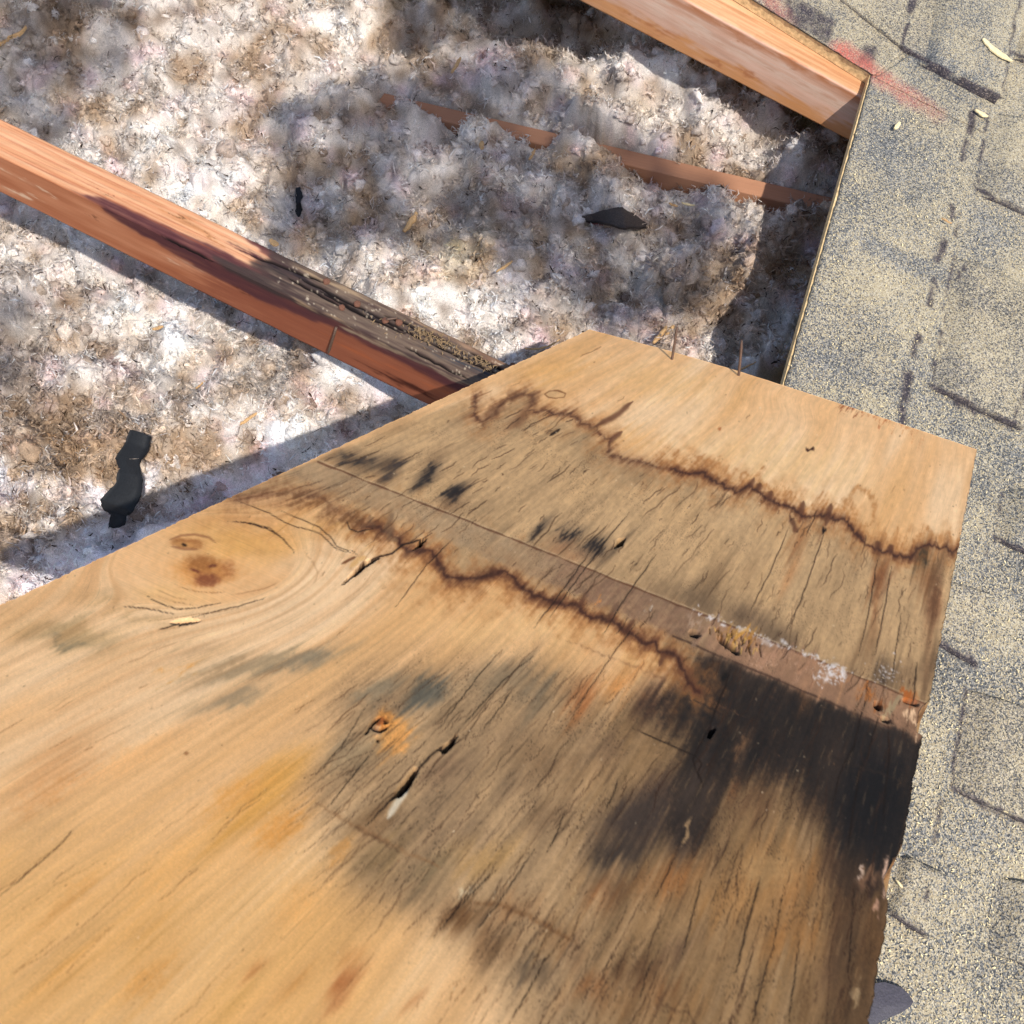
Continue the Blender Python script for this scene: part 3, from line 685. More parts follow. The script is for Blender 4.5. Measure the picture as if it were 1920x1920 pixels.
a_, d_ = joist_cut(X, Y); keep = ~((np.abs(d_) < .014) & (a_ > .03)) | (rng.uniform(size=n_) < .05); X, Y = X[keep], Y[keep]; n_ = len(X)
rad = .0026 + .0110 * rng.beta(1.2, 2.6, n_)
proto = IV[None] * (1 + .20 * rng.standard_normal((60, len(IV), 1))).clip(.5, 1.6)
rotm = np.linalg.qr(rng.standard_normal((n_, 3, 3)))[0]
shp = proto[rng.integers(60, size=n_)] * rng.uniform(.55, 1.4, (n_, 1, 3))
V_ = np.einsum('nij,nkj->nki', rotm, shp) * rad[:, None, None]
hgt = ins_h(X, Y) + rad * rng.uniform(-.55, .30, n_)
ctr = np.stack([X, Y, ZI + hgt], -1)
V_ = V_ + ctr[:, None]
cc_ = lin(ci.sample(pix(ctr))) * 1.04 * np.exp(.07 * rng.standard_normal(n_))[:, None]
wl = rng.uniform(size=n_) < .08; cc_[wl] = cc_[wl] * .5 + lin(rgb(240, 236, 234)) * .42
bk = rng.uniform(size=n_) < .04; cc_[bk] *= [.60, .54, .48]
cc_ = (cc_ * 1.12).clip(0, .97)
vc = (cc_[:, None] * (1 + .07 * rng.standard_normal((n_, len(IV), 1)))).clip(0, .95)
core = rng.uniform(size=n_) < .38; nc = int(core.sum()); V_ = ctr[core][:, None] + (V_[core] - ctr[core][:, None]) * .75 - np.array([0, 0, .0015])
allV.append(V_.reshape(-1, 3)); allF3.append((IF[None] + (off + np.arange(nc) * len(IV))[:, None, None]).reshape(-1, 3)); off += nc * len(IV)
allC.append(vc[core].reshape(-1, 3))
# curled fibres: every clump is a wad of them
rep = np.concatenate([np.repeat(np.arange(n_), 9), rng.integers(n_, size=int(n_ * 3))]); fn = len(rep)
dirs = rng.standard_normal((fn, 3)); dirs[:, 2] = np.abs(dirs[:, 2]) * .8 + .1; dirs /= np.linalg.norm(dirs, axis=1)[:, None]
root = ctr[rep] + dirs * (rad[rep] * rng.uniform(.15, 1.05, fn))[:, None]
tan_ = np.cross(dirs, rng.standard_normal((fn, 3))); tan_ /= np.linalg.norm(tan_, axis=1)[:, None]; bi = np.cross(dirs, tan_)
Lf = rng.gamma(2.4, .0016, fn) + .0018 + rad[rep] * .5; wf = rng.uniform(.00025, .00085, fn); cu = rng.normal(0, 2.6, fn); lift_ = rng.uniform(-.2, .7, fn)
pts_ = []; cur = root.copy()
for k in range(3):
    a_ = cu * (k / 2 - .5); dd = tan_ * np.cos(a_)[:, None] + bi * np.sin(a_)[:, None] + dirs * (lift_ * (1 - k / 1.5))[:, None]
    pts_.append(cur.copy()); cur = cur + dd * (Lf / 2)[:, None]
c_ = np.stack(pts_, 1); sdv = (bi + dirs * rng.normal(0, .7, (fn, 1))) * wf[:, None]
wt = np.array([.5, 1, .4])[None, :, None]
rib = np.stack([c_ - sdv[:, None] * wt, c_ + sdv[:, None] * wt], 2).reshape(fn, 6, 3)
fb = np.array([[0, 2, 3, 1], [2, 4, 5, 3]])
allV.append(rib.reshape(-1, 3)); allF4.append((fb[None] + (off + np.arange(fn) * 6)[:, None, None]).reshape(-1, 4)); off += fn * 6
fc = cc_[rep] * (1.08 * np.exp(.16 * rng.standard_normal(fn)))[:, None]
dk = rng.uniform(size=fn) < .035; fc[dk] = lin(rgb(70, 56, 46)) * rng.uniform(.4, 1.3, (dk.sum(), 1))
allC.append(np.repeat(fc.clip(0, .94), 6, 0))
insulation = mk('insulation', np.concatenate(allV), [np.concatenate(allF4), np.concatenate(allF3)], MAT['fluff'], None, True, np.concatenate(allC))
tag(insulation, 'grey and white blown fibre insulation covering the attic floor', 'insulation', kind='stuff')

# ---- ceiling joists half buried in the insulation
def box_beam(name, p, q, w, top, dep, colr, n1=160):
    d = (q - p).copy(); d[2] = 0; L = np.linalg.norm(d); d /= L; nn_ = np.array([-d[1], d[0], 0])
    xs = np.linspace(0, L, n1); sec = [(-w, 0), (-w * .5, .0), (0, 0), (w * .5, 0), (w, 0)]
    sec = [(-w + .001, top), (-w * .4, top + .0003), (w * .4, top), (w - .001, top), (w, top - .0012), (w, top - dep), (-w, top - dep), (-w, top - .0012)]
    V = np.stack([np.stack([p[0] + d[0] * xs + nn_[0] * a, p[1] + d[1] * xs + nn_[1] * a, ZI + b + 0 * xs + .0004 * fbm(xs * 40, xs * 0 + a * 90, 2, 3)], -1) for a, b in sec], 1)
    ns = len(sec); i = np.arange(n1 * ns).reshape(n1, ns); j = np.roll(i, -1, 1)
    f = np.stack([i[:-1], j[:-1], j[1:], i[1:]], -1).reshape(-1, 4)
    Vf = V.reshape(-1, 3); c0 = len(Vf); Vf = np.concatenate([Vf, V[0].mean(0)[None], V[-1].mean(0)[None]])
    caps = np.concatenate([np.stack([j[0], i[0], np.full(ns, c0)], -1), np.stack([i[-1], j[-1], np.full(ns, c0 + 1)], -1)])
    gr = np.concatenate([np.stack([np.stack([np.full(n1, a + b), xs, 0 * xs], -1) for a, b in sec], 1).reshape(-1, 3), np.zeros((2, 3))])
    return mk(name, Vf, [f, caps], MAT['rafter'], None, False, np.tile(lin(rgb(*colr)) * .9, (len(Vf), 1)), gr)
tag(box_beam('ceiling_joist', J0 + jd * .01, J1 + jd * .5, .0130, .006, .09, (186, 136, 106)), 'tan ceiling joist lying half buried across the grey insulation', 'joist')
q0, q1 = ins((545, 842)), ins((690, 905))
tag(box_beam('ceiling_joist', q0, q1 + (q1 - q0) * 2, .016, .020, .09, (204, 150, 118), 30), 'short end of a wooden joist peeking out beside the plywood edge', 'joist')

# ================================================================== THE PLYWOOD SHEET
B1 = nz([(1950 - 960) / F, (223 - 960) / F, 1]); B2 = nz([(-4667 - 960) / F, (-1171 - 960) / F, 1]); B2 = nz(B2 - B1 * (B1 @ B2))
BN = np.cross(B1, B2); BN = BN * -np.sign(BN[2])                         # outward, towards the viewer
cR = on(np.array([1832., 843.]), NV, DECK - .070); BD = cR @ BN
cL = on(np.array([1105., 618.]), BN, BD)
ET = -B1; ES = -B2; ES = ES * np.sign((cR - cL) @ ES)
BW = (cR - cL) @ ES; T0 = min(0.0, (cR - cL) @ ET)
BT = 0.93
def bst(px):
    p = on(np.asarray(px, float), BN, BD) - cL; return np.stack([p @ ES, p @ ET], -1)
def bpos(s, t, h=0.0):
    s, t, h = np.broadcast_arrays(s, t, h)
    return W(cL + s[..., None] * ES + t[..., None] * ET + h[..., None] * BN)
tR = (cR - cL) @ ET                                                     # far edge is not quite square
cb = Canvas(-160, 585, 1900, 2060, .75)
st = bst(np.stack([cb.X, cb.Y], -1)); S_, T_ = st[..., 0], st[..., 1]
# knot and grain flow
sk, tk = bst((392., 1046.)); rs = S_ - sk; rt = (T_ - tk) / 1.25
rho = np.sqrt(rs ** 2 + rt ** 2) + 1e-6; RK = .040
phi = rs * (1 - np.where(rho > RK, RK ** 2 / rho ** 2, 1.0)) + sk
phi = phi + .004 * fbm(S_ * 6, T_ * 2.2, 3, 3) + .02 * np.exp(-((S_ - BW * .55) / .05) ** 2 - ((T_ - .02) / .06) ** 2)
inside = sst(RK * 1.35, RK * .8, rho)
cb.jx = fbm(cb.X / 34, cb.Y / 34, 4, 1, .6) * 26; cb.jy = fbm(cb.X / 34, cb.Y / 34, 4, 5, .6) * 26
gs = fbm(phi * 330, T_ * 9, 4, 17, .6)                                   # streaks along the grain
gl = fbm(phi * 30, T_ * 2.4, 4, 18, .5)
cb.tex = gs * .7 + .55 * fbm(cb.X / 9, cb.Y / 9, 4, 95, .7)
JG = fbm(phi * 240, T_ * 3.2, 4, 19, .6) * 52                                   # feathering along the grain
vxp = (cb.X - 1950); vyp = (cb.Y - 223); vl = np.hypot(vxp, vyp) + 1; gdx, gdy = vxp / vl, vyp / vl
cb.jx = cb.jx * .55 + gdx * JG; cb.jy = cb.jy * .55 + gdy * JG
cb.wn = (.5 + 1.1 * fbm(cb.X / 26, cb.Y / 26, 3, 61)).clip(0, 1.3)
TAN, PALE, GOLD, ORG_ = rgb(229, 184, 134), rgb(239, 203, 160), rgb(224, 173, 108), rgb(224, 164, 96)
C = cb.C; C[:] = TAN
cb.mix(np.s_[:, :], sst(-.1, .5, gl), PALE, 0)
cb.mix(np.s_[:, :], sst(-.05, .6, -gl + .1 * gs) * .5, rgb(210, 160, 102), 0)
low = sst(1250, 1750, cb.Y + .25 * cb.X * 0 + cb.jy) * sst(1200, 500, cb.X)
cb.mix(np.s_[:, :], low * .65, GOLD, .4)
for b in [(500, 1480, 130, 60, -40, rgb(216, 160, 84), .8), (420, 1560, 120, 40, -40, rgb(206, 150, 74), .5), (120, 1420, 160, 70, -30, rgb(206, 154, 104), .6), (60, 1560, 90, 60, -40, rgb(200, 160, 112), .5),
          (270, 1750, 120, 60, -40, rgb(200, 146, 78), .45), (120, 1820, 140, 40, -42, rgb(206, 150, 82), .5), (420, 1880, 120, 40, -45, rgb(214, 164, 96), .5), (1450, 860, 300, 60, 14, rgb(230, 192, 138), .6),
          (1250, 720, 200, 50, 14, rgb(226, 182, 124), .6), (1020, 700, 110, 40, -10, rgb(222, 170, 106), .7), (1180, 830, 110, 30, 20, rgb(224, 168, 98), .6), (640, 990, 120, 30, 20, rgb(220, 164, 90), .6), (450, 1010, 160, 60, 10, rgb(222, 166, 92), .65), (560, 1060, 70, 40, 0, PALE, .6),
          (330, 1110, 130, 30, 5, rgb(230, 186, 124), .6), (620, 1170, 170, 40, -25, PALE, .6), (900, 1190, 150, 40, 10, rgb(232, 188, 132), .7), (1010, 1170, 120, 40, 15, rgb(234, 190, 132), .7), (100, 1270, 120, 40, -10, PALE, .5), (300, 1340, 140, 30, -15, rgb(232, 196, 152), .6)]:
    cb.blob(*b, .1, .8)
# --- grey weathered zone between the two tide lines
UP = [(892, 742), (888, 779), (903, 793), (928, 775), (950, 749), (983, 738), (1001, 746), (990, 770), (1001, 775), (1023, 769), (1045, 779), (1070, 779), (1092, 797), (1118, 802), (1125, 815), (1143, 826), (1140, 855), (1200, 868), (1240, 880), (1260, 881), (1286, 890), (1315, 888), (1348, 910), (1377, 923), (1402, 914), (1420, 921), (1439, 939), (1475, 950), (1501, 965), (1512, 972), (1534, 968), (1552, 965), (1563, 977), (1581, 976), (1599, 994), (1621, 1019), (1639, 1030), (1672, 1037), (1709, 1048), (1720, 1030), (1741, 1023), (1767, 1027), (1781, 1032), (1805, 1026)]
LO = [(440, 938), (500, 926), (545, 925), (600, 930), (622, 950), (655, 968), (680, 986), (712, 990), (739, 1005), (753, 1023), (764, 1034), (804, 1032), (819, 1048), (830, 1074), (841, 1085), (877, 1085), (921, 1078), (950, 1070), (968, 1089), (986, 1110), (1016, 1121), (1056, 1134), (1085, 1140), (1110, 1158), (1147, 1165), (1176, 1183), (1205, 1207), (1227, 1205), (1240, 1226), (1256, 1223), (1274, 1242), (1289, 1274), (1310, 1300)]
zone = cb.poly([(840, 760)] + UP + [(1860, 1026), (1860, 1420), (1330, 1330)] + LO[::-1] + [(420, 930), (600, 860)], .14, 3)
cb.mix(np.s_[:, :], zone * .80, rgb(186, 154, 114), .25)
warm = sst(-.15, .4, gl + .5 * fbm(cb.X / 120, cb.Y / 120, 3, 31)); cb.mix(np.s_[:, :], zone * warm * .5, rgb(196, 158, 112), .3)
dkz = sst(-.1, .45, -gl + .6 * fbm(cb.X / 90, cb.Y / 90, 3, 32)); cb.mix(np.s_[:, :], zone * dkz * .35, rgb(136, 112, 84), .4)
# lower large stain
zone2 = cb.poly([(640, 1270), (760, 1240), (900, 1236), (1020, 1240), (1120, 1280), (1230, 1300), (1300, 1270), (1860, 1330), (1860, 2060), (980, 2060), (960, 1920), (900, 1820), (860, 1760), (700, 1700), (610, 1640), (600, 1560), (560, 1480), (620, 1390), (590, 1340)], .7, 42)
cb.mix(np.s_[:, :], zone2 * .72, rgb(164, 136, 102), .35)
cb.mix(np.s_[:, :], zone2 * sst(-.1, .4, gl + .4 * gs) * .4, rgb(176, 140, 96), .3)
cb.mix(np.s_[:, :], zone2 * sst(0, .5, -gl + .7 * fbm(cb.X / 80, cb.Y / 80, 3, 33)) * .45, rgb(112, 92, 72), .4)
zr = zone2 * sst(820, 1250, cb.X + cb.jx) ; cb.mix(np.s_[:, :], zr * .6, rgb(126, 96, 62), .5)
strip = cb.poly([(1540, 1420), (1760, 1420), (1660, 2060), (1520, 2060), (1560, 1700)], .6, 22) ; cb.mix(np.s_[:, :], strip * .75, rgb(86, 64, 44), .5)
zone3 = cb.poly([(1290, 1225), (1420, 1240), (1560, 1290), (1640, 1340), (1760, 1385), (1700, 1640), (1640, 1660), (1590, 1640), (1560, 1560), (1500, 1480), (1420, 1450), (1340, 1480), (1330, 1590), (1270, 1610), (1230, 1560), (1270, 1460), (1300, 1390), (1200, 1345), (1215, 1305), (1290, 1275)], .9, 34)
cb.mix(np.s_[:, :], zone3 * .88, rgb(62, 46, 35), .55)
BL, CH, DB, GB, RB = rgb(38, 36, 40), rgb(58, 50, 46), rgb(86, 62, 44), rgb(120, 118, 110), rgb(136, 82, 50)
darks = [  # upper zone
    (660, 862, 60, 15, 14, CH, .8), (730, 880, 22, 40, 20, CH, .85), (700, 868, 40, 20, 20, BL, .45), (640, 900, 60, 12, -24, rgb(96, 80, 62), .4), (800, 892, 15, 34, 35, BL, .9), (815, 860, 20, 34, 38, rgb(110, 92, 74), .5), (856, 921, 17, 28, 38, BL, .95), (845, 945, 26, 22, 35, rgb(88, 66, 52), .6),
    (880, 775, 30, 14, -50, DB, .5), (968, 790, 12, 26, 35, rgb(104, 74, 56), .75), (910, 800, 50, 14, -35, rgb(120, 92, 66), .35), (1030, 812, 10, 6, -30, rgb(70, 60, 50), .8),
    (1018, 985, 11, 24, 35, BL, .8), (1070, 1003, 32, 12, 22, BL, .9), (1112, 1030, 26, 18, 30, BL, .85), (1135, 1045, 20, 16, 20, CH, .7), (1060, 1035, 60, 18, 25, rgb(126, 88, 66), .6), (1165, 1018, 8, 12, 30, rgb(10, 8, 10), 1),
    (1120, 860, 50, 24, 20, rgb(136, 122, 100), .6), (1200, 890, 80, 16, 15, rgb(140, 124, 102), .7), (1290, 905, 60, 14, 15, rgb(136, 120, 98), .6), (1090, 820, 50, 24, 10, rgb(140, 126, 104), .55), (740, 800, 70, 24, -25, rgb(168, 142, 108), .5),
    (1310, 1130, 60, 28, 28, rgb(92, 80, 68), .75), (1400, 1160, 60, 24, 26, rgb(78, 66, 58), .75), (1460, 1190, 50, 22, 28, rgb(70, 60, 54), .75), (1340, 1080, 26, 60, 32, rgb(124, 106, 84), .55), (1240, 1110, 60, 26, 28, rgb(120, 104, 86), .6), (1400, 1080, 20, 50, 30, rgb(130, 110, 86), .4),
    (1656, 1262, 30, 28, 10, CH, .85), (1630, 1220, 30, 60, 10, rgb(116, 94, 72), .5), (1740, 1260, 24, 60, 8, rgb(96, 78, 62), .6), (1700, 1280, 50, 24, 20, rgb(92, 76, 62), .6), (1600, 1240, 24, 40, 15, rgb(120, 98, 76), .5),
    (1730, 1045, 17, 20, 10, rgb(34, 38, 34), .95), (1758, 1060, 16, 34, 8, DB, .75), (1735, 1090, 26, 40, 10, rgb(112, 76, 50), .65), (1752, 1140, 14, 60, 8, rgb(112, 76, 54), .7), (1740, 1200, 14, 60, 8, rgb(116, 86, 64), .5), (1645, 1080, 14, 60, 9, rgb(130, 84, 54), .7), (1668, 1072, 14, 16, 0, rgb(98, 58, 40), .7), (1642, 1150, 9, 60, 9, rgb(140, 96, 64), .55), (1545, 985, 8, 22, 25, rgb(96, 66, 48), .8), (1650, 1032, 16, 6, 10, rgb(50, 46, 44), .9), (1500, 1010, 16, 60, 28, rgb(150, 108, 74), .6), (1480, 1080, 14, 60, 26, rgb(158, 112, 74), .5),
    # left part, blue stain
    (500, 1250, 110, 17, -12, rgb(150, 140, 122), .75), (600, 1232, 70, 14, -14, rgb(156, 144, 124), .6), (380, 1215, 90, 14, 4, rgb(168, 150, 124), .5), (430, 1310, 80, 18, -16, rgb(160, 146, 124), .65), (350, 1285, 50, 14, -10, rgb(176, 156, 130), .4), (140, 1190, 90, 26, 8, rgb(176, 154, 118), .55), (130, 1205, 60, 8, 8, rgb(136, 130, 112), .6), (170, 1120, 60, 12, 20, rgb(170, 146, 108), .5), (200, 1110, 30, 8, 25, rgb(130, 118, 96), .4), (330, 1262, 40, 5, 6, rgb(210, 160, 92), .6),
    (45, 1190, 60, 24, 0, rgb(184, 158, 120), .5),
    # middle grey-blue around the second knot
    (800, 1300, 46, 30, -20, rgb(98, 98, 92), .9), (720, 1290, 50, 18, -25, rgb(140, 132, 116), .7), (950, 1270, 80, 36, -10, rgb(142, 128, 108), .75), (1000, 1310, 40, 50, 25, rgb(128, 118, 102), .6), (860, 1350, 60, 60, 20, rgb(140, 124, 102), .6), (680, 1420, 70, 30, -30, rgb(160, 144, 118), .6), (640, 1400, 30, 20, -30, rgb(150, 142, 126), .6), (700, 1450, 60, 40, -30, rgb(148, 128, 102), .5), (830, 1440, 60, 30, -30, rgb(118, 100, 84), .6),
    (1090, 1310, 36, 60, 25, rgb(168, 112, 70), .6), (1080, 1300, 24, 24, 0, rgb(134, 88, 58), .5), (1160, 1290, 40, 40, 30, rgb(214, 154, 92), .6),
    (700, 1540, 50, 40, -30, rgb(130, 106, 80), .6), (720, 1610, 80, 50, -30, rgb(140, 122, 92), .6), (800, 1640, 60, 30, -20, rgb(120, 110, 88), .5), (900, 1610, 80, 30, 0, rgb(176, 148, 102), .6), (940, 1590, 60, 24, 0, rgb(184, 156, 110), .5),
    (870, 1710, 56, 34, 10, rgb(96, 70, 46), .8), (780, 1690, 60, 20, -30, rgb(104, 92, 74), .5), (920, 1770, 60, 46, 20, rgb(116, 92, 68), .7), (1010, 1830, 46, 26, 25, rgb(84, 74, 64), .7), (960, 1700, 60, 24, 10, rgb(140, 96, 58), .5), (1040, 1760, 60, 40, 20, rgb(130, 102, 72), .5), (980, 1820, 30, 20, 20, rgb(92, 84, 76), .6),
    (480, 1815, 26, 12, -50, rgb(158, 104, 58), .7), (640, 1850, 24, 50, 40, rgb(158, 96, 56), .6), (650, 1800, 30, 20, 0, rgb(170, 118, 68), .5), (620, 1890, 16, 30, 35, rgb(150, 88, 54), .5), (780, 1870, 14, 14, 0, rgb(140, 78, 42), .5), (560, 1830, 60, 20, -45, rgb(190, 140, 82), .4),
    # big charcoal clouds
    (1190, 1540, 74, 60, -30, rgb(70, 60, 56), .9), (1160, 1600, 80, 34, -10, rgb(66, 58, 54), .8), (1240, 1490, 60, 60, 20, rgb(84, 70, 62), .8), (1280, 1560, 50, 70, 15, rgb(80, 68, 62), .8), (1330, 1470, 40, 90, 15, rgb(84, 70, 60), .75), (1110, 1570, 40, 40, 0, rgb(92, 80, 70), .6), (1150, 1660, 50, 20, 0, rgb(78, 64, 52), .7), (1030, 1530, 60, 40, -20, rgb(122, 104, 84), .6), (1000, 1420, 70, 60, 0, rgb(140, 118, 92), .5), (1060, 1440, 60, 30, 20, rgb(120, 98, 76), .5), (1130, 1400, 60, 40, 20, rgb(100, 84, 72), .5),
    (1120, 1680, 50, 30, 10, rgb(134, 92, 60), .5), (1200, 1670, 60, 36, 10, rgb(140, 100, 64), .5), (1260, 1650, 40, 40, 10, rgb(156, 106, 62), .6), (1300, 1630, 40, 40, 10, rgb(164, 120, 76), .5), (1440, 1620, 90, 60, 0, rgb(166, 130, 88), .75), (1400, 1680, 100, 60, -10, rgb(168, 130, 86), .6), (1330, 1700, 60, 50, 0, rgb(160, 124, 80), .5), (1500, 1660, 60, 60, 8, rgb(158, 112, 66), .5), (1480, 1760, 90, 60, 0, rgb(160, 120, 76), .6),
    (1210, 1820, 60, 24, -25, rgb(92, 70, 52), .8), (1270, 1780, 40, 24, -25, rgb(96, 78, 66), .7), (1160, 1830, 30, 12, -10, rgb(84, 60, 42), .8), (1240, 1860, 50, 24, 20, rgb(112, 76, 48), .7), (1100, 1870, 50, 26, 10, rgb(136, 88, 52), .6), (1300, 1900, 60, 40, 0, rgb(150, 120, 84), .5), (1180, 1890, 60, 24, 10, rgb(120, 92, 64), .6), (1080, 1790, 40, 30, 20, rgb(110, 88, 70), .5),
    # the black corner on the right
    (1330, 1240, 40, 30, 30, rgb(64, 52, 48), .9), (1400, 1260, 70, 40, 25, rgb(58, 48, 44), .9), (1490, 1250, 60, 20, 22, rgb(70, 56, 48), .85), (1340, 1300, 60, 50, 25, rgb(70, 56, 48), .75), (1430, 1320, 80, 40, 20, rgb(74, 56, 46), .8), (1560, 1300, 60, 36, 22, rgb(76, 62, 52), .8), (1240, 1310, 46, 26, 25, rgb(92, 66, 54), .8), (1210, 1330, 50, 30, 25, rgb(80, 60, 50), .6), (1300, 1360, 40, 40, 20, rgb(90, 74, 60), .6), (1470, 1400, 80, 60, 10, rgb(82, 64, 52), .8), (1560, 1400, 50, 70, 10, rgb(62, 50, 46), .85), (1640, 1400, 60, 50, 10, rgb(64, 54, 50), .9), (1610, 1370, 22, 30, 10, rgb(40, 36, 44), .9), (1690, 1420, 26, 60, 10, rgb(76, 60, 52), .85),
    (1420, 1500, 60, 60, 10, rgb(100, 78, 60), .6), (1530, 1500, 50, 70, 8, rgb(78, 62, 50), .8), (1590, 1480, 26, 60, 10, rgb(44, 38, 42), .9), (1640, 1530, 50, 90, 8, rgb(46, 40, 40), .95), (1670, 1570, 32, 60, 8, rgb(34, 34, 38), .95), (1620, 1600, 40, 40, 5, rgb(48, 42, 40), .85), (1560, 1600, 30, 70, 8, rgb(78, 60, 48), .75), (1580, 1700, 30, 90, 8, rgb(82, 62, 46), .75), (1640, 1760, 50, 90, 5, rgb(98, 76, 54), .75), (1560, 1800, 30, 70, 8, rgb(96, 76, 60), .6), (1600, 1860, 40, 60, 8, rgb(98, 78, 58), .6), (1510, 1870, 30, 60, 8, rgb(110, 88, 64), .5), (1300, 1420, 14, 60, 12, rgb(60, 52, 46), .7), (1395, 1330, 16, 30, 15, rgb(54, 46, 42), .6),
    (1505, 1300, 20, 40, 10, rgb(140, 96, 62), .6), (1480, 1290, 14, 20, 10, rgb(150, 96, 60), .5), (1390, 1400, 14, 50, 15, rgb(138, 98, 66), .75), (1375, 1480, 7, 26, 15, rgb(150, 100, 64), .6), (1430, 1330, 24, 10, 15, rgb(142, 100, 68), .5), (1440, 1345, 20, 16, 0, rgb(128, 92, 64), .5)]
for b in darks:
    up_ = b[1] < 1215 and b[0] < 1500
    cb.blob(b[0], b[1], b[2] * 1.1, b[3] * 1.1, b[4], b[5] * [1, .93, .84], min(1, b[6] * 1.1), .15, .25 if up_ else .7, .35 if up_ else 1.0)
# warm tongues in the lower tide
for x, y, rx, ry, a in [(1215, 1245, 14, 36, 30), (1262, 1268, 12, 26, 25), (1180, 1240, 30, 30, 30), (1285, 1290, 8, 14, 25)]: cb.blob(x, y, rx, ry, a, rgb(226, 176, 116), .85, .2, .5)
acc = np.zeros_like(cb.C); wsum = 0                                    # let the stains bleed along the grain
yy_, xx_ = np.mgrid[0:cb.h, 0:cb.w]
for k in range(-4, 5):
    w_ = 1 - abs(k) / 5.5; j_ = np.clip((yy_ + gdy * k * 7 * cb.k).astype(np.int32), 0, cb.h - 1); i_ = np.clip((xx_ + gdx * k * 7 * cb.k).astype(np.int32), 0, cb.w - 1)
    acc += cb.C[j_, i_] * w_; wsum += w_
cb.C[:] = acc / wsum
for b in [(470, 1250, 200, 34, -8, rgb(160, 144, 120), .75), (570, 1235, 120, 20, -14, rgb(136, 130, 116), .65), (130, 1190, 140, 46, 8, rgb(170, 150, 118), .7), (120, 1205, 80, 10, 8, rgb(128, 124, 108), .6), (240, 1150, 120, 24, 14, rgb(178, 152, 114), .5), (440, 1312, 110, 24, -16, rgb(158, 144, 122), .65), (700, 1300, 70, 22, -25, rgb(138, 130, 114), .7),
          (802, 1300, 56, 38, -20, rgb(92, 92, 87), .85), (940, 1270, 110, 44, -10, rgb(140, 126, 106), .6), (1010, 1300, 50, 50, 20, rgb(126, 116, 100), .5), (660, 1410, 90, 40, -30, rgb(156, 140, 116), .6), (330, 1262, 50, 6, 6, rgb(216, 160, 88), .6), (390, 1068, 110, 46, 5, rgb(206, 148, 84), .6), (745, 1392, 50, 28, -50, rgb(226, 168, 102), .85),
          (250, 1420, 170, 40, -28, rgb(232, 188, 138), .6), (100, 1480, 150, 34, -30, rgb(204, 154, 104), .6), (430, 1500, 120, 40, -38, rgb(212, 158, 90), .6), (520, 1560, 90, 50, -40, rgb(208, 148, 74), .6), (300, 1640, 160, 50, -40, rgb(228, 180, 118), .55), (120, 1700, 150, 34, -40, rgb(206, 156, 96), .5), (560, 1700, 90, 60, -42, rgb(224, 174, 112), .5), (280, 1840, 120, 50, -42, rgb(204, 148, 80), .5), (640, 1600, 50, 24, -35, rgb(200, 146, 80), .5)]:
    cb.blob(b[0], b[1], b[2], b[3], b[4], b[5] * [1.03, .98, .90], b[6], .1, .5, .9)
cb.mix(np.s_[:, :], blur(zone3, 6) * .86, rgb(36, 31, 29), .9)
for b in [(1640, 1500, 75, 150, 8, rgb(26, 24, 25), .95), (1670, 1400, 50, 60, 8, rgb(48, 40, 36), .7), (1430, 1270, 120, 26, 23, rgb(52, 42, 36), .7), (1330, 1260, 40, 30, 30, rgb(52, 42, 36), .75), (1560, 1420, 40, 80, 8, rgb(52, 42, 36), .7), (1200, 1530, 80, 60, -20, rgb(66, 55, 48), .75), (1160, 1600, 70, 34, -10, rgb(62, 52, 45), .7), (1300, 1500, 40, 100, 14, rgb(66, 54, 46), .7), (1600, 1640, 50, 70, 8, rgb(60, 46, 36), .7), (1590, 1760, 40, 120, 7, rgb(84, 64, 46), .6),
          (1440, 1630, 90, 60, -5, rgb(172, 136, 92), .75), (1400, 1700, 90, 40, -5, rgb(164, 126, 82), .5), (1510, 1300, 24, 36, 10, rgb(146, 100, 64), .5), (1392, 1400, 16, 46, 15, rgb(134, 98, 68), .6),
          (802, 890, 13, 32, 35, rgb(40, 36, 36), .9), (856, 921, 16, 27, 38, rgb(38, 34, 34), .92), (668, 860, 46, 12, 14, rgb(56, 50, 48), .75), (732, 882, 18, 32, 20, rgb(58, 50, 48), .75), (1017, 985, 9, 22, 35, rgb(44, 38, 36), .8), (1068, 1002, 30, 10, 22, rgb(40, 35, 34), .85), (1112, 1030, 24, 15, 30, rgb(40, 35, 34), .85), (1730, 1045, 17, 19, 10, rgb(36, 36, 32), .92), (1752, 1130, 11, 70, 8, rgb(104, 72, 50), .6), (1642, 1110, 10, 70, 9, rgb(124, 82, 54), .6)]:
    cb.blob(*b, .15, .9, .75)
cb.stroke(np.array(UP[19:]) + [5, -16], 16, rgb(196, 142, 88), .5, .95, taper=False, jit=.3, tex=.5); cb.stroke(np.array(LO[8:]) + [-4, 14], 14, rgb(206, 146, 86), .4, .95, taper=False, jit=.3, tex=.5)
